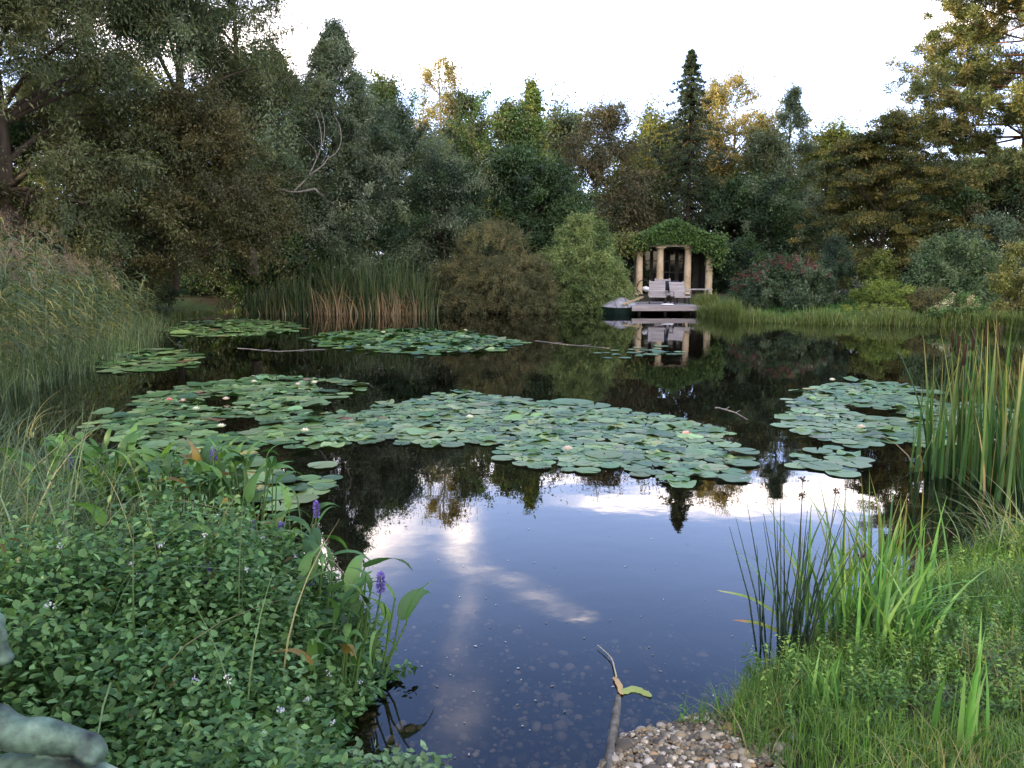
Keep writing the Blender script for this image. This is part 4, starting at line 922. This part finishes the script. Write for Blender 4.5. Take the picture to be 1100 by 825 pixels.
# ------------------------------------------------------------------ cattails, right
CATG = C8((58, 96, 48), (70, 108, 54), (48, 82, 44), (86, 116, 60)); CATD = C8((168, 146, 96), (150, 126, 82))
for i, (px, py, Y, n, tp, heads, w, lab) in enumerate([(1010, 506, None, 46, 372, [], .12, 'leftmost cattail clump, slim and without seed heads, at the right raft of pads'), (1040, 512, None, 40, 352, [(1024, 352), (1031, 358), (1037, 366)], .14, 'middle cattail clump with three brown seed heads and tan stalks'),
                                                   (1066, 514, None, 44, 338, [(1047, 350), (1061, 345), (1074, 346)], .13, 'cattail clump with tall dark seed heads right of the middle one'), (1094, 522, None, 50, 318, [], .14, 'tall cattail clump at the right edge of the photo'), (1122, 552, None, 30, 340, [], .12, 'nearest cattail clump, cut by the right edge of the photo')]):
    rg = rngs(300 + i); b = PZ(px, py); b[2] = -.12; H = PY(px, tp, b[1])[2] + .12; root = thing('cattail_clump', lab, 'cattails', b, 'cattails at the right'); mb = MB()
    base = np.stack([rg.normal(0, w, n), rg.normal(0, w * 1.2, n), np.zeros(n)], 1)
    add_blades(mb, rg, base, rg.uniform(.5, 1.06, n) * H, np.abs(rg.normal(.09, .14, n)), rg.random(n) * 6.3, rg.uniform(.016, .028, n), CATG, 8, jit=.15, tipcol=lin(160, 140, 80)); mb.build('leaves', M['blade'], root)
    mb = MB(); n = 14; base = np.stack([rg.normal(0, w, n), rg.normal(0, w * 1.2, n), np.zeros(n)], 1); add_blades(mb, rg, base, rg.uniform(.2, .6, n) * H, np.abs(rg.normal(.15, .35, n)), rg.random(n) * 6.3, rg.uniform(.010, .02, n), CATD, 6); mb.build('dry_leaves', M['blade'], root)
    for (hx, hy) in heads:
        e = PY(hx, hy, b[1] + rg.normal(0, .06)) - b; st = MB(); st.tube([(e[0] * .5, e[1] * .5, 0), e * [.8, .8, .5], e - [0, 0, .15], e], [.004, .004, .0035, .003], 5, col=lin(104, 112, 60)); s_ = st.build('stalk', M['blade'], root)
        h = MB(); h.tube([e - [0, 0, .19], e - [0, 0, .18], e - [0, 0, .10], e - [0, 0, .03], e - [0, 0, .02]], [.004, .0115, .0125, .0115, .004], 10, col=lin(54, 40, 32)); h.build('seed_head', M['leaf_soft'], s_)

# ------------------------------------------------------------------ right bank
def near_right(n, rg, ylo=1.6, yhi=7.2):
    p = np.stack([rg.uniform(.55, 5.2, n), rg.uniform(ylo, yhi, n)], 1); d = shore_dist(p[:, 0], p[:, 1]); return p, d


rg = rngs(320); mb = MB(); p, d = near_right(260000, rg); beach = (p[:, 1] < 2.68) & (p[:, 0] < .76 + .06 * np.sin(p[:, 1] * 9) + .10 * rg.random(len(p))) & (p[:, 1] < 3.0); k = (d > .02) & ~beach & (p[:, 0] < p[:, 1] * .75 + .3); p = p[k]; near = rg.random(len(p)) < np.clip(3.6 / p[:, 1], 0, 1) ** 2; p = p[near][:60000]; n = len(p)
z = height(p[:, 0], p[:, 1]); clump = .5 + .5 * np.sin(p[:, 0] * 4.1 + 1.7 * np.sin(p[:, 1] * 3.1)) * np.sin(p[:, 1] * 3.7 + 1)
add_blades(mb, rg, np.stack([p[:, 0], p[:, 1], z - .01], 1), (.035 + .10 * clump) * rg.uniform(.5, 1.4, n), np.abs(rg.normal(.5, .35, n)), rg.random(n) * 6.3, rg.uniform(.002, .0045, n), C8((82, 120, 48), (96, 132, 54), (66, 102, 42), (114, 136, 66)), 4)
n = 5000; q = p[rg.integers(0, len(p), n)] + rg.normal(0, .03, (n, 2)); q = q[np.sin(q[:, 0] * 5.3 + 1) * np.sin(q[:, 1] * 4.1) > .2]; n = len(q)
add_blades(mb, rg, np.stack([q[:, 0], q[:, 1], height(q[:, 0], q[:, 1])], 1), rg.uniform(.06, .24, n), np.abs(rg.normal(.8, .4, n)), rg.random(n) * 6.3, rg.uniform(.002, .004, n), C8((132, 122, 76), (110, 112, 64), (76, 100, 50)), 5)
tag(mb.build('turf_grass', M['blade']), kind='stuff')
# low herbs growing through the turf
def herbs(mb, rg, p, z, hgt, L, cols, per=14, wr=.55, spread=.05):
    n = len(p); k = np.repeat(np.arange(n), per); f = np.tile(np.linspace(.25, 1, per), n); hh = np.repeat(hgt, per) * f; a = np.repeat(rg.random(n) * 6.3, per) + np.tile(np.arange(per) * 2.0, n) + rg.normal(0, .3, n * per)
    lx = np.repeat(rg.normal(0, spread, n), per) * f; ly = np.repeat(rg.normal(0, spread, n), per) * f
    pos = np.stack([p[k, 0] + lx, p[k, 1] + ly, z[k] + hh], 1); el = rg.normal(.1, .45, n * per)
    dirs = np.stack([np.cos(a) * np.cos(el), np.sin(a) * np.cos(el), np.sin(el)], 1); nrm = np.stack([-np.cos(a) * np.sin(el), -np.sin(a) * np.sin(el), np.cos(el)], 1) + rg.normal(0, .4, (n * per, 3))
    cols = np.asarray(cols); c = cols[rg.integers(0, len(cols), n)][k] * np.exp(rg.normal(0, .15, (n * per, 1))); l = L * np.exp(rg.normal(0, .22, n * per)) * (1.1 - .35 * f)
    folded_leaves(mb, pos, dirs, nrm, l, l * wr, c)


def folded_leaves(mb, pos, dirs, nrm, L, Wd, col, mat=0, curl=.25):
    n = len(pos); d = unit(dirs); side = unit(np.cross(d, nrm)); up = np.cross(side, d); s = np.array([0, .3, .65, 1.]); w = np.array([.12, 1, .8, .02])
    P = pos[:, None] + d[:, None] * (L[:, None] * s)[..., None] - up[:, None] * (L[:, None] * curl * s ** 2)[..., None]
    mb.ribbons(P, side, Wd[:, None] * w, col, mat, fold=.16)


rg = rngs(321); mb = MB(); p, d = near_right(16000, rg); beach = (p[:, 0] < .84) & (p[:, 1] < 2.68); den = .5 + .5 * np.sin(p[:, 0] * 2.3 + 4) * np.sin(p[:, 1] * 1.9 + 2)
k = (d > -.02) & ~beach & (p[:, 0] < p[:, 1] * .75 + .3) & (rg.random(len(p)) < den + .25 * (d < .4)) & (p[:, 1] > 2.5); p = p[k][:3600]
herbs(mb, rg, p, height(p[:, 0], p[:, 1]), rg.uniform(.03, .16, len(p)), .020, C8((88, 126, 54), (104, 142, 62), (68, 104, 46), (124, 152, 72), (58, 90, 42)), 16, .45, .03)
tag(mb.build('bank_herbs', M['leaf']), kind='stuff')


def blade_clump(name, label, cat, px, py, n, H, w, wid, cols, seed, lean=.25, S=8, z0=None, tip=None, group=None, azm=None):
    rg = rngs(seed); b = PZ(px, py, 0.05); b[2] = gz(b[0], b[1]) - .02 if z0 is None else z0; root = thing(name, label, cat, b, group); mb = MB()
    base = np.stack([rg.normal(0, w, n), rg.normal(0, w, n), np.zeros(n)], 1); az = rg.random(n) * 6.3 if azm is None else rg.normal(azm, .9, n)
    add_blades(mb, rg, base, rg.uniform(.5, 1.05, n) * H, np.abs(rg.normal(lean, .22, n)), az, rg.uniform(.7, 1.2, n) * wid, cols, S, fold=.1, jit=.15, tipcol=tip); mb.build('leaves', M['blade'], root); return root, rg, b


IRIS = C8((78, 122, 56), (92, 138, 64), (66, 108, 52), (110, 148, 76))
blade_clump('iris_clump', 'broad-bladed green iris clump at the water edge right behind the dark rushes', 'iris', 905, 688, 60, .64, .12, .016, IRIS, 330, .36, tip=lin(140, 118, 74))
blade_clump('iris_clump', 'fan-shaped iris clump with tall upright blades, farther right than the rushes', 'iris', 945, 668, 70, .70, .12, .017, IRIS, 331, .26, tip=lin(140, 118, 74))
blade_clump('iris_clump', 'slanting iris clump with blades leaning to the right', 'iris', 962, 705, 34, .55, .06, .016, IRIS, 332, .6, azm=.3)
blade_clump('iris_clump', 'short bright iris tuft at the end of the gravel', 'iris', 885, 775, 26, .26, .035, .012, IRIS, 333, .2)
blade_clump('iris_clump', 'blurred green blade tuft at the bottom edge right', 'iris', 1035, 830, 14, .42, .05, .020, IRIS, 334, .15)
blade_clump('sedge_tuft', 'arching sedge tuft at the right edge above the pebbly cove', 'sedge', 1085, 600, 90, .55, .10, .007, C8((88, 112, 66), (104, 124, 76), (140, 138, 92)), 335, .75, azm=2.9)
blade_clump('sedge_tuft', 'low sedge tuft on the bank under the arching one', 'sedge', 1070, 655, 70, .28, .14, .006, C8((80, 108, 56), (96, 120, 62)), 336, .5)
# rushes
root, rg, b = blade_clump('rush_clump', 'dark thin rushes standing in the water edge left of the iris', 'rushes', 850, 702, 8, .3, .05, .006, IRIS, 340, .3, z0=-.05)
mb = MB(); n = 34
for i in range(n):
    x0 = rg.normal(0, .05), rg.normal(0, .06); H = rg.uniform(.3, .76); a = rg.normal(.02, .10); c = rg.normal(0, .10)
    mb.tube([(x0[0], x0[1], 0), (x0[0] + a * H * .4, x0[1] + c * H * .4, H * .5), (x0[0] + a * H * 1.1, x0[1] + c * H, H)], [.0042, .0036, .0010], 5, col=lin(40, 62, 46) * rg.uniform(.6, 1.3))
mb.build('stems', M['blade'], root)
mb = MB()
for (px, py) in ((862, 514), (862, 532), (898, 528), (926, 597)): q = PY(px, py, b[1]) - b; mb.leaves(q + rg.normal(0, .006, (30, 3)), rg.normal(size=(30, 3)), rg.normal(size=(30, 3)), .014, .007, lin(70, 52, 40))
for (px, py), (qx, qy) in zip(((862, 514), (862, 532), (898, 528), (926, 597)), ((850, 690), (845, 690), (868, 700), (860, 690))): mb.tube([PY(qx, qy, b[1]) - b, (PY(px, py, b[1]) + PY(qx, qy, b[1])) / 2 - b + [.012, 0, 0], PY(px, py, b[1]) - b], [.003, .0025, .0015], 4, col=lin(56, 62, 44))
mb.build('seed_heads', M['blade'], root)
# long drooping yellow-green blades reaching left over the water
for pts, w, c, lab in (([(900, 712), (850, 672), (810, 644), (770, 634)], .017, (126, 152, 84), 'long pale green blade arching left over the water above the yellow one'), ([(905, 705), (860, 690), (820, 671), (788, 666)], .020, (150, 164, 80), 'yellow-green blade with a withered tip hanging left over the water')):
    P = smooth_path([PY(x, y, Y) for (x, y), Y in zip(pts, (3.45, 3.3, 3.25, 3.22))], 5); n = len(P); cc = np.tile(lin(*c), (n, 1)); cc[-3:] = lin(170, 130, 90) if c[0] > 140 else lin(150, 160, 110)
    mb = MB(); mb.ribbons(P[None], np.array([[.1, .75, .65]]), (w * np.clip(1.1 - np.linspace(0, 1, n) ** 3, .1, 1))[None], cc[None], fold=.08); tag(mb.build('drooping_blade', M['blade']), lab, 'leaf blade')

# ------------------------------------------------------------------ pebble beach
rg = rngs(350)
tq = (1 + 5 ** .5) / 2; ico = unit(np.array([(-1, tq, 0), (1, tq, 0), (-1, -tq, 0), (1, -tq, 0), (0, -1, tq), (0, 1, tq), (0, -1, -tq), (0, 1, -tq), (tq, 0, -1), (tq, 0, 1), (-tq, 0, -1), (-tq, 0, 1)], float))
icf = np.array([(0, 11, 5), (0, 5, 1), (0, 1, 7), (0, 7, 10), (0, 10, 11), (1, 5, 9), (5, 11, 4), (11, 10, 2), (10, 7, 6), (7, 1, 8), (3, 9, 4), (3, 4, 2), (3, 2, 6), (3, 6, 8), (3, 8, 9), (4, 9, 5), (2, 4, 11), (6, 2, 10), (8, 6, 7), (9, 8, 1)])
ev = {}; sv = list(ico); sf = []
def midp(a, b):
    k = (min(a, b), max(a, b))
    if k not in ev: ev[k] = len(sv); v = sv[a] + sv[b]; sv.append(v / np.linalg.norm(v))
    return ev[k]
for a, b, c in icf:
    x, y, z = midp(a, b), midp(b, c), midp(c, a); sf += [(a, x, z), (b, y, x), (c, z, y), (x, y, z)]
sv = np.array(sv); sf = np.array(sf)


def pebbles(mb, p, z, size, cols, rg):
    n = len(p); V = sv[None] * (1 + rg.normal(0, .05, (n, len(sv), 1))); s = size[:, None, None] * np.exp(rg.normal(0, .18, (n, 1, 3))); s[..., 2] *= .65; V = V * s
    a = rg.random(n) * 6.3; c, s2 = np.cos(a)[:, None], np.sin(a)[:, None]; X = V[..., 0] * c - V[..., 1] * s2; Y = V[..., 0] * s2 + V[..., 1] * c
    V = np.stack([X + p[:, 0:1], Y + p[:, 1:2], V[..., 2] + z[:, None]], -1); F = (sf[None] + (np.arange(n) * len(sv))[:, None, None]).reshape(-1, 3)
    cols = np.asarray(cols); col = cols[rg.integers(0, len(cols), n)] * np.exp(rg.normal(0, .28, (n, 1))); mb.add(V.reshape(-1, 3), F, np.repeat(col, len(sv), 0), 0, True)


PEB = C8((124, 114, 92), (104, 95, 76), (144, 134, 112), (86, 78, 62), (122, 100, 66), (68, 63, 52), (160, 152, 136), (110, 100, 76), (76, 68, 52))
mb = MB(); n = 34000; p = np.stack([rg.uniform(.22, 1.15, n), rg.uniform(1.7, 3.05, n)], 1); d = shore_dist(p[:, 0], p[:, 1]); k = (d > -.035) & (p[:, 0] > .26) & (p[:, 1] < 2.72 + .06 * np.sin(p[:, 0] * 11)) & (p[:, 0] < .80 + .05 * np.sin(p[:, 1] * 13) + .12 * rg.random(n) ** 3); p = p[k][:9500]
PEBN = len(p); pebbles(mb, p, height(p[:, 0], p[:, 1]) + .004 + rg.random(len(p)) * .012, np.exp(rg.normal(0, .42, len(p))) * .0068, PEB, rg)
n = 11000; p = np.stack([rg.normal(0, .5, n), rg.uniform(1.9, 4.6, n)], 1); d = shore_dist(p[:, 0], p[:, 1]); k = (d < .02) & (rg.random(n) < np.exp(-(p[:, 1] - 1.9) / .75)); p = p[k]
pebbles(mb, p, height(p[:, 0], p[:, 1]) + .006, np.exp(rg.normal(0, .4, len(p))) * .010, C8((124, 114, 96), (98, 88, 72), (80, 72, 58), (146, 138, 120), (66, 58, 46)), rg)
n = 500; p = np.stack([rg.uniform(3.0, 4.6, n), rg.uniform(5.0, 6.3, n)], 1); d = shore_dist(p[:, 0], p[:, 1]); k = np.abs(d) < .35; p = p[k]; pebbles(mb, p, height(p[:, 0], p[:, 1]) + .008, np.exp(rg.normal(0, .3, len(p))) * .022, PEB, rg)
tag(mb.build('gravel', M['pebble']), kind='stuff')
# pipe, withered leaf and stalk
a = PZ(652, 835, .02); b = PZ(664, 752, -.015); mb = MB(); d = b - a; P = np.array([a - d * .3, a, a + d * .5, b, b + d * .25]); P[:, 2] = [.03, .018, .006, -.012, -.04]; mb.tube(P, [.017, .017, .0165, .016, .014], 12)
tag(mb.build('drain_pipe', M['pipe']), 'slimy grey pipe running from the gravel into the water', 'pipe')
fl = thing('floating_leaf', 'torn yellow-green water plant leaf with a long pale stalk floating off the gravel', 'leaf', PZ(670, 738))
o_ = PZ(670, 738)
for pts, c, w in (([(668, 744), (680, 740), (690, 743), (700, 748)], (150, 164, 92), .032), ([(668, 746), (665, 735), (660, 727)], (190, 160, 110), .026)):
    P = smooth_path([PZ(x, y, .006) - o_ for x, y in pts], 3); P[:, 2] = .006; n = len(P); mb = MB(); t_ = unit(np.gradient(P, axis=0)); s_ = np.stack([-t_[:, 1], t_[:, 0], .25 + 0 * t_[:, 0]], 1); mb.ribbons(P[None], s_[None], (w * np.array([.4] + [1, .8, 1.1, .9, 1, .7, .9, .6, .3][:n - 2] + [.25])[:n])[None], np.tile(lin(*c), (n, 1))[None], fold=.1); mb.build('blade', M['leaf'], fl)
P = smooth_path([PZ(x, y, .012) - o_ for x, y in ((662, 727), (660, 718), (656, 706), (642, 693))], 4); mb = MB(); mb.tube(P, np.linspace(.004, .002, len(P)), 5, col=lin(190, 180, 150)); mb.build('stalk', M['leaf'], fl)
# specks drifting on the surface
rg = rngs(352); mb = MB(); n = 260; q = np.stack([rg.uniform(-.5, 1.1, n), rg.uniform(2.5, 7, n)], 1); q = q[(shore_dist(q[:, 0], q[:, 1]) < -.05) & (rg.random(n) < np.exp(-(q[:, 1] - 2.5) / 1.6))]; n = len(q)
mb.leaves(np.stack([q[:, 0], q[:, 1], np.full(n, .003)], 1), np.stack([rg.normal(size=n), rg.normal(size=n), 0 * q[:, 0]], 1), np.tile([0, 0, 1.], (n, 1)), rg.uniform(.006, .022, n), rg.uniform(.004, .010, n), np.array(C8((150, 146, 140), (120, 116, 104), (196, 190, 186)))[rg.integers(0, 3, n)]); tag(mb.build('floating_debris', M['leaf_soft']), kind='stuff')
# twigs on the water
for pts, lab in (([(768, 438), (785, 441), (802, 450)], 'dead twig lying on the water beyond the central raft'), ([(255, 374), (300, 377), (350, 375)], 'long thin branch floating left of the green islet'), ([(575, 366), (610, 370), (655, 374)], 'thin bare branch floating right of the green islet')):
    P = smooth_path([PZ(x, y, .003) for x, y in pts], 3); P[:, 1] += .06 * np.sin(np.arange(len(P)) * 1.7); mb = MB(); L_ = np.linalg.norm(P[-1] - P[0]); mb.tube(P, np.linspace(.007, .003, len(P)), 5)
    for q in (2, 4): mb.tube([P[q], P[q] + [.08 * L_, .05, .02]], [.004, .002], 4)
    tag(mb.build('floating_twig', M['deadwood']), lab, 'twig')

# ------------------------------------------------------------------ near left: mint mass and pickerelweed
def mound(x, y):
    """height of the leafy mass above the ground"""
    return .10 + .24 * np.exp(-((x + 1.25) / .75) ** 2 - ((y - 2.5) / .9) ** 2) + .20 * np.exp(-((x + .95) / .4) ** 2 - ((y - 3.5) / .45) ** 2) + .13 * np.sin(x * 6 + 2 * np.sin(y * 4)) * np.sin(y * 5.5) + .03 + .04 * np.sin(x * 17) * np.sin(y * 15 + x * 5)


rg = rngs(360); mb = MB(); n = 26000; p = np.stack([rg.uniform(-2.9, -.25, n), rg.uniform(1.55, 4.3, n)], 1); d = shore_dist(p[:, 0], p[:, 1]); 
k = (d > -.07 - .06 * rg.random(n)) & (p[:, 0] > -.72 * p[:, 1] - .3) & (p[:, 1] < 3.75 + .15 * np.sin(p[:, 0] * 7)) & (p[:, 0] < np.interp(p[:, 1], [1.6, 1.95, 2.2, 2.45], [-.78, -.62, -.5, .5]) + .04 * rg.random(n)); p = p[k][:6400]; n = len(p); H = mound(p[:, 0], p[:, 1]) * np.where(rg.random(n) < .12, rg.uniform(1.1, 1.5, n), rg.uniform(.7, 1.1, n)); zb = np.maximum(height(p[:, 0], p[:, 1]), -.05)
d = shore_dist(p[:, 0], p[:, 1]); H *= np.clip(.55 + d / .5, .5, 1)
MINT = C8((72, 108, 60), (58, 94, 50), (86, 122, 72), (48, 80, 42), (98, 132, 82), (80, 112, 58))
herbs(mb, rg, p, zb, H, .034, MINT, 13, .62, .05)
fk = rg.choice(n, 64, replace=False); fp = np.stack([p[fk, 0], p[fk, 1], zb[fk] + H[fk] + .015], 1); m_ = 14; N = len(fp) * m_
mb.leaves(np.repeat(fp, m_, 0) + rg.normal(0, .005, (N, 3)), rg.normal(size=(N, 3)) + [0, 0, .4], rg.normal(size=(N, 3)), .008, .006, np.array(C8((206, 206, 220), (180, 180, 210)))[rg.integers(0, 2, N)])
dk_ = rg.choice(n, 70, replace=False); N = len(dk_); folded_leaves(mb, np.stack([p[dk_, 0], p[dk_, 1], zb[dk_] + H[dk_] * .95], 1), rg.normal(size=(N, 3)) * [1, 1, .5], rg.normal(size=(N, 3)) * .4 + [0, 0, 1], rg.uniform(.03, .055, N), rg.uniform(.012, .022, N), np.array(C8((104, 84, 56), (126, 116, 62), (86, 66, 46)))[rg.integers(0, 3, N)])
tag(mb.build('water_mint', M['leaf']), 'dense mass of grey-green water mint with small whitish flowers covering the near bank', 'ground cover', kind='stuff')
# small tongue of the same plant at the bottom edge
rg = rngs(361); mb = MB(); n = 420; c = PZ(410, 830, .08); p = np.stack([c[0] + rg.normal(0, .10, n), c[1] + rg.normal(-.03, .05, n)], 1); herbs(mb, rg, p, np.full(n, -.02), rg.uniform(.05, .13, n), .034, C8((92, 124, 84), (78, 108, 70), (106, 136, 96)), 9, .62, .04)
tag(mb.build('mint_tuft', M['leaf']), 'small mint tuft growing out of the water at the bottom edge', 'plant')


def pickerel(label, px, py, Y, n, H, seed, spikes=(), spread=.07, lean=0., wide=.30, yellow=0):
    rg = rngs(seed); b = PY(px, py, Y); b[2] = gz(b[0], b[1]) if gz(b[0], b[1]) > 0 else max(gz(b[0], b[1]), -.25); root = thing('pickerelweed', label, 'water plant', b, 'pickerelweed plants on the near left bank'); st = MB(); lf = MB()
    zt = H
    for i in range(n):
        a = rg.random() * 6.3; o = np.array([rg.normal(0, spread), rg.normal(0, spread), 0]); hh = zt * rg.uniform(.45, .9); e = o + [cos(a) * .12 * hh + lean * hh, sin(a) * .12 * hh, hh]
        st.tube([o, (o + e) / 2 + rg.normal(0, .01, 3), e], [.005, .0045, .0035], 5, col=lin(82, 112, 58)); L_ = rg.uniform(.12, .21); el = rg.normal(1.05, .35); s = np.linspace(0, 1, 8)
        P = e + np.stack([np.cos(a) * np.cos(el - .9 * s * s) * s * L_ + lean * .5 * s * L_, np.sin(a) * np.cos(el - .9 * s * s) * s * L_, np.sin(el - .7 * s * s) * s * L_], 1)
        w = np.array([.35, .95, 1., .9, .72, .5, .26, .02]) * L_ * wide * rg.uniform(.8, 1.2); tw = a + pi / 2 + rg.normal(0, .7)
        c = np.array(C8((76, 114, 54), (62, 98, 48), (90, 126, 62), (52, 84, 42)))[rg.integers(0, 4)] * np.exp(rg.normal(0, .1))
        if rg.random() < yellow * .6: c = lin(118, 102, 52)
        lf.ribbons(P[None], np.array([[cos(tw), sin(tw), rg.normal(0, .3)]]), w[None], c, fold=.14)
    lf.build('leaves', M['leaf'], root); st.build('stems', M['blade'], root)
    for (sx, sy) in spikes:
        e = PY(sx, sy, Y) - b; q = MB(); q.tube([(e[0] * .6, 0, 0), e * [.8, .8, .55], e - [0, 0, .03], e + [0, 0, .03]], [.0045, .004, .0035, .002], 5, col=lin(76, 104, 60)); s_ = q.build('flower_stalk', M['blade'], root)
        q = MB(); m2 = 150; t_ = rg.random(m2); an = rg.random(m2) * 6.3; r = .013 * np.sin(np.clip(t_ * .9 + .1, 0, 1) * pi) ** .5
        q.leaves(np.stack([e[0] + np.cos(an) * r * .5, e[1] + np.sin(an) * r * .5, e[2] - .035 + t_ * .075], 1), np.stack([np.cos(an), np.sin(an), rg.normal(.3, .4, m2)], 1), rg.normal(size=(m2, 3)), .015, .009, np.array(C8((112, 96, 184), (92, 80, 164), (138, 118, 200)))[rg.integers(0, 3, m2)]); q.build('flower_spike', M['petal'], s_)


for a in [('pickerelweed at the far left of the near lily pads, one flower spike over its tip', 90, 575, 4.7, 28, 0.62, 401, [(96, 490)]), ('pickerelweed with a low violet spike, beside the grasses of the left edge', 62, 590, 4.6, 22, 0.56, 402, [(75, 497)]),
          ('pickerelweed with yellow-green upright leaves in front of the near lily pads', 125, 585, 4.5, 37, 0.60, 403, []), ('pickerelweed in the middle of the upright row, small spike behind it', 160, 590, 4.4, 32, 0.58, 404, [(163, 503)]),
          ('pickerelweed with broad pale leaves and one withered yellow leaf', 195, 590, 4.3, 28, 0.56, 405, [], .08, 0, .42, .15), ('tall pickerelweed with a violet spike above the lily pads', 232, 590, 4.3, 37, 0.64, 406, [(230, 488)]),
          ('pickerelweed with large dark leaves at the right end of the upright row', 262, 585, 4.2, 32, 0.62, 407, [(272, 567)]), ('pickerelweed with two violet spikes where the mint meets the open water', 300, 620, 3.8, 20, .46, 408, [(303, 570), (340, 548)], .09, .1, .27),
          ('pickerelweed leaning over the bright reflection with a short broken spike', 330, 670, 3.3, 22, .42, 409, [(333, 620)], .08, .25, .27), ('pickerelweed reaching farthest over the water with a tall violet spike', 372, 700, 3.0, 26, .38, 410, [(409, 627)], .08, .30, .26),
          ('pickerelweed with orange withered leaves low at the waterline', 352, 745, 2.85, 14, .28, 411, [], .09, .1, .28, .2), ('single pickerelweed leaf group pushed up through the middle of the mint', 175, 700, 3.0, 4, .42, 412, [(222, 618)]), ('pickerelweed spike with few leaves, in the mint at the left', 130, 700, 3.2, 4, .40, 413, [(136, 636)])]:
    pickerel(*a)
# grass blades arching over the mint
blade_clump('sedge_tuft', 'upright green blade tuft rising out of the mint at the left', 'sedge', 92, 690, 12, .42, .025, .011, C8((84, 116, 58), (70, 100, 52)), 420, .12, z0=.2)
blade_clump('sedge_tuft', 'pale withered reed stalks lying over the water left of the big raft', 'sedge', 30, 470, 9, .55, .05, .010, C8((150, 144, 96), (130, 128, 84)), 421, 1.1, azm=.2, z0=.05)


# ------------------------------------------------------------------ bronze figure, bottom left
def ball(mb, c, r, sc=(1, 1, 1), n=14):
    th = np.linspace(0, pi, n); ph = np.linspace(0, 2 * pi, 2 * n, endpoint=False); T, Pp = np.meshgrid(th, ph, indexing='ij')
    V = np.stack([np.sin(T) * np.cos(Pp) * sc[0], np.sin(T) * np.sin(Pp) * sc[1], np.cos(T) * sc[2]], -1) * r + np.array(c); id_ = np.arange(n * 2 * n).reshape(n, 2 * n)
    mb.add(V.reshape(-1, 3), np.stack([id_[:-1], np.roll(id_[:-1], -1, 1), np.roll(id_[1:], -1, 1), id_[1:]], -1).reshape(-1, 4)[:, ::-1])


YS = 1.72; S = lambda px, py, dy=0.: PY(px, py, YS + dy); mb = MB()
def limb(pts, rad):
    P = smooth_path(pts, 4); r = np.interp(np.linspace(0, 1, len(P)), np.linspace(0, 1, len(rad)), rad); mb.tube(P, r, 14)
    ball(mb, P[0], r[0]); ball(mb, P[-1], r[-1])
hd_ = S(-46, 676); ball(mb, hd_, .092, (.95, .82, 1.1)); ball(mb, S(-22, 694), .055, (1, .85, .8))      # skull, jaw
limb([S(-6, 668), S(0, 677), S(3, 685)], [.012, .011, .012]); ball(mb, S(-8, 672), .03, (.6, 1.3, .9)); ball(mb, S(-10, 688), .034, (.8, 1.1, .9))   # nose, brow, cheeks
ball(mb, S(3, 694), .011, (1, 1.7, .6)); ball(mb, S(4, 699), .011, (1, 1.6, .6)); ball(mb, S(4, 707), .022, (1, 1, .75))       # lips, chin
for sy in (-1, 1): ball(mb, S(-14, 668, sy * .034), .013); ball(mb, hd_ + [-.02, sy * .076, -.01], .026, (.8, .4, 1.2))
limb([S(-34, 712), S(-46, 752)], [.048, .056])                                                             # neck
limb([S(-58, 778), S(-85, 815), S(-110, 855), S(-125, 905)], [.085, .115, .11, .12]); ball(mb, S(-72, 800), .09, (.9, 1.5, .8)); ball(mb, S(-120, 900), .11, (1.1, 1.45, .9))
limb([S(-62, 772, -.12), S(-34, 776, -.12), S(-6, 778, -.10)], [.055, .046, .042])                            # near arm
limb([S(-6, 780, -.10), S(20, 789, -.10), S(45, 790, -.09), S(75, 796, -.08), S(90, 798, -.07)], [.042, .036, .038, .031, .026])       # forearm
hb = S(94, 798, -.07); ball(mb, hb, .027, (1.2, 1, .8))
for k, (dx, dy, L_) in enumerate(((.0, -.022, .040), (.004, -.007, .046), (.003, .008, .044), (-.004, .020, .036))):
    q = hb + np.array([.010 + dx, dy, .0]); limb([q, q + [L_ * .35, 0, -.010], q + [L_ * .42, 0, -.034]], [.0095, .009, .007])
limb([hb + [-.01, -.024, -.005], hb + [.012, -.036, -.014], hb + [.026, -.034, -.026]], [.011, .010, .008])      # thumb
limb([S(-62, 776, .14), S(-80, 830, .16), S(-70, 880, .12)], [.055, .045, .036])
limb([S(-115, 895, -.09), S(-20, 858, -.09), S(50, 838, -.08), S(118, 856, -.06)], [.10, .080, .066, .056])      # thigh towards the right
limb([S(118, 856, -.06), S(95, 930, -.04), S(80, 1010, .0)], [.056, .048, .036]); limb([S(80, 1010, 0), S(130, 1025, 0)], [.034, .026])
limb([S(-115, 895, .10), S(-20, 880, .14), S(50, 876, .18)], [.10, .080, .058]); limb([S(50, 876, .18), S(40, 940, .18), S(40, 1010, .18)], [.056, .048, .034]); limb([S(40, 1010, .18), S(90, 1025, .18)], [.034, .026])
ball(mb, hd_ + [-.045, 0, .03], .088, (1, .95, 1))                                                          # hair mass
stt = mb.build('bronze_statue', M['bronze']); tag(stt, 'green-patinated bronze figure sitting in the mint with its forearm stretched forward', 'statue')
md = stt.modifiers.new('remesh', 'REMESH'); md.mode = 'VOXEL'; md.voxel_size = .005; md.use_smooth_shade = True
md = stt.modifiers.new('smooth', 'SMOOTH'); md.factor = .5; md.iterations = 3
